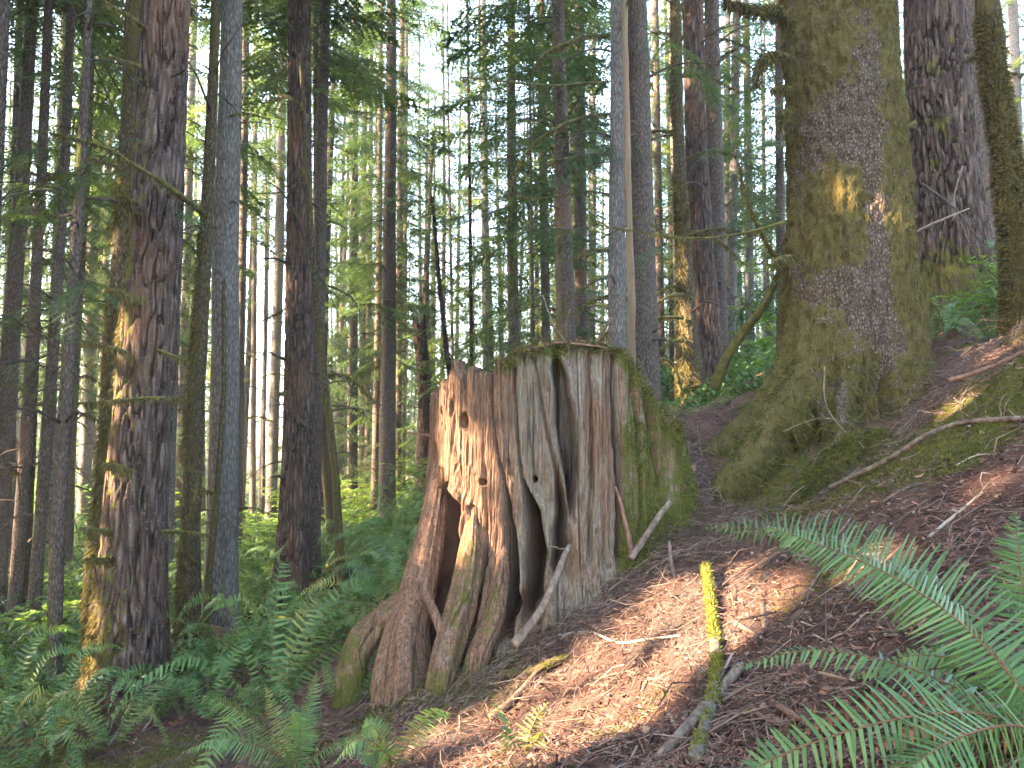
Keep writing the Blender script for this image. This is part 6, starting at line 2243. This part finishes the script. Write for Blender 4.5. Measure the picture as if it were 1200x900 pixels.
for k, (u, d) in enumerate([(282, 40), (305, 47), (330, 36), (400, 44), (412, 30), (425, 49), (515, 43), (535, 50), (95, 45), (470, 40), (490, 48)]):
    p = P(u, 600, d)
    t = thing("conifer_tree", "slim far conifer standing between the nearer trunks", "tree", (p[0], p[1], gz(p[0], p[1])), "slim far conifers behind the named trunks", k * 1.1)
    link("trunk", FAR_TRUNK[k % 3], t)
    link("crown", crown_mesh('high', k % 4), t)
    t.scale = (.8, .8, 1.35)


# the far wood, read as one mass: one object, instanced inside itself by geometry nodes
def far_wood():
    rng = np.random.default_rng(303)
    b = Buf()
    srcs = [crown_buf(900, 4, 26, 3.4, 60, tpl=TPL_C), crown_buf(901, 2, 22, 3.0, 55, tpl=TPL_C, shape='cone')]
    for k, s in enumerate(srcs):
        V = np.concatenate(s.V)
        n0 = b.n
        b.add(V, s.F[0][0], s.F[0][1], part=float(k + 1))
        for f, m in s.F[1:]:
            b.F.append((f + n0, m))
        tt = np.linspace(0, 1, 8)
        add_tube(b, np.stack([0 * tt, 0 * tt, tt * 27 - .5], 1), .2 * (1.12 - tt), 7, 2, part=float(k + 1))
    pts = []
    for tr in range(9000):
        y = rng.uniform(50, 115)
        x = rng.uniform(-.85, .85) * y
        if not far_ok(x, y):
            continue
        if vnoise(x * .06, y * .06, 0, 5) < -.25:
            continue
        if any((x - a) ** 2 + (y - c) ** 2 < 3.4 ** 2 for a, c in pts):
            continue
        pts.append((x, y))
        if len(pts) > 260:
            break
    pa = np.array([[x, y, gz(x, y) - .2] for x, y in pts])
    # points carried as loose vertices, degenerate-free
    n0 = b.n
    b.V.append(pa)
    b.A['part'].append(np.zeros(len(pa)))
    b.n += len(pa)
    me = b.mesh("far_wood", [M_NEEDLE, M_DARKB, M_HEM], smooth=False)
    o = link("far_wood", me, None, None, kind="stuff")
    ng = bpy.data.node_groups.new("scatter_far_wood", 'GeometryNodeTree')
    ng.interface.new_socket("Geometry", in_out='INPUT', socket_type='NodeSocketGeometry')
    ng.interface.new_socket("Geometry", in_out='OUTPUT', socket_type='NodeSocketGeometry')
    nd = ng.nodes
    gi, go = nd.new('NodeGroupInput'), nd.new('NodeGroupOutput')
    jn = nd.new('GeometryNodeJoinGeometry')
    at = nd.new('GeometryNodeInputNamedAttribute')
    at.data_type = 'FLOAT'
    at.inputs['Name'].default_value = 'part'
    L = ng.links.new

    def sep(k):
        cmp = nd.new('FunctionNodeCompare')
        cmp.data_type = 'FLOAT'
        cmp.operation = 'EQUAL'
        L(at.outputs['Attribute'], cmp.inputs[0])
        cmp.inputs[1].default_value = float(k)
        cmp.inputs['Epsilon'].default_value = .1
        sg = nd.new('GeometryNodeSeparateGeometry')
        sg.domain = 'POINT'
        L(gi.outputs[0], sg.inputs['Geometry'])
        L(cmp.outputs[0], sg.inputs['Selection'])
        return sg.outputs['Selection']
    m2p = nd.new('GeometryNodeMeshToPoints')
    L(sep(0), m2p.inputs['Mesh'])
    for k in (1, 2):
        iop = nd.new('GeometryNodeInstanceOnPoints')
        L(m2p.outputs['Points'], iop.inputs['Points'])
        L(sep(k), iop.inputs['Instance'])
        rb = nd.new('FunctionNodeRandomValue')
        rb.data_type = 'BOOLEAN'
        rb.inputs['Seed'].default_value = 5
        rb.inputs['Probability'].default_value = .5
        if k == 1:
            L(rb.outputs[3], iop.inputs['Selection'])
        else:
            nt_ = nd.new('FunctionNodeBooleanMath')
            nt_.operation = 'NOT'
            L(rb.outputs[3], nt_.inputs[0])
            L(nt_.outputs[0], iop.inputs['Selection'])
        rv = nd.new('FunctionNodeRandomValue')
        rv.data_type = 'FLOAT_VECTOR'
        rv.inputs[0].default_value = (0, 0, 0)
        rv.inputs[1].default_value = (0.05, 0.05, 6.28)
        L(rv.outputs[0], iop.inputs['Rotation'])
        rs = nd.new('FunctionNodeRandomValue')
        rs.data_type = 'FLOAT'
        rs.inputs[2].default_value = .75
        rs.inputs[3].default_value = 1.25
        rs.inputs['Seed'].default_value = 9
        L(rs.outputs[1], iop.inputs['Scale'])
        L(iop.outputs[0], jn.inputs[0])
    L(jn.outputs[0], go.inputs[0])
    md = o.modifiers.new("scatter", 'NODES')
    md.node_group = ng


far_wood()


# ------------------------------------------------------------------ labels that single out each fern and far conifer by its nearest landmark
LANDMARK = {'T1': "plated fir with the golden edge", 'T2': "slim moss-covered trunk", 'T3': "smooth grey-brown trunk", 'T4': "dark plated trunk by the log",
            'T5': "thin leaning mossy stem", 'T6': "straight brown trunk by the snag", 'T8': "dark broken snag", 'L5': "dark slim trunk left of the plated fir",
            'L6': "third trunk from the left edge", 'L3': "leaning trunk at the left edge", 'T11': "trunk above the stump's centre",
            'T13': "sun-flecked trunk", 'T16': "broad trunk beside the tan pole", 'T17': "golden-footed trunk", 'T18': "orange-patched trunk",
            'T22': "huge mossy spruce", 'T24': "big furrowed trunk", 'T26': "right-edge mossy trunk", 'L10': "straight reddish trunk", 'L15': "grey trunk behind the plated fir",
            'T7': "slim trunk in the centre-left gap", 'T20': "slender pale trunk near the spruce", 'L11': "tall grey trunk left of the fir"}
NTH = ["nearest", "second nearest", "third nearest", "fourth nearest", "fifth nearest", "sixth nearest", "seventh nearest", "eighth nearest",
       "ninth nearest", "tenth nearest", "eleventh nearest", "twelfth nearest"]


def by_landmark(group, noun, vertical):
    lm = {}
    for k, nm in LANDMARK.items():
        p = TREES[k][1]
        lm[k] = (CU + FPX * p[0] / p[1], CV + 63 - FPX * p[2] / p[1])
    buckets = {}
    for o in [q for q in COL.objects if q.get("group") == group]:
        x, y, z = o.location
        u, v = CU + FPX * x / y, CV + 63 - FPX * z / y
        if u < -40 or u > 1240:
            continue
        k = min(lm, key=lambda q: (lm[q][0] - u) ** 2 + ((lm[q][1] - v) ** 2 * 1.5 if vertical else 0))
        du, dv = u - lm[k][0], v - lm[k][1]
        if vertical and abs(dv) > abs(du):
            side = "below" if dv > 0 else "above and behind"
        else:
            side = "left of" if du < 0 else "right of"
        buckets.setdefault((k, side), []).append((math.hypot(du, dv if vertical else 0), o))
    for (k, side), lst in buckets.items():
        lst.sort(key=lambda q: q[0])
        for i, (d, o) in enumerate(lst):
            if i < len(NTH):
                o["label"] = "%s %s %s the %s" % (NTH[i], noun, side, LANDMARK[k])


by_landmark("sword ferns covering the slope on the left", "fern", True)
by_landmark("far ferns between the trunks", "small far fern", True)
by_landmark("distant shrubs between the far trunks", "distant shrub", False)
by_landmark("slim far conifers behind the named trunks", "slim far conifer", False)

# ------------------------------------------------------------------ haze
b = Buf()
x0, x1, y0, y1, z0, z1 = -130, 130, -60, 150, -14, 45
V = np.array([[x, y, z] for x in (x0, x1) for y in (y0, y1) for z in (z0, z1)], float)
F = np.array([[0, 1, 3, 2], [4, 6, 7, 5], [0, 4, 5, 1], [2, 3, 7, 6], [0, 2, 6, 4], [1, 5, 7, 3]])
b.add(V, F)
m = new_mat("air_haze")
g = N(m)
pv = g.n('ShaderNodeVolumePrincipled')
pv.inputs['Color'].default_value = (.93, .96, 1, 1)
pv.inputs['Density'].default_value = 0.0014
pv.inputs['Anisotropy'].default_value = 0.3
g.l(pv.outputs[0], g.out.inputs['Volume'])
link("haze", b.mesh("haze", m, smooth=False), None, None, kind="stuff")
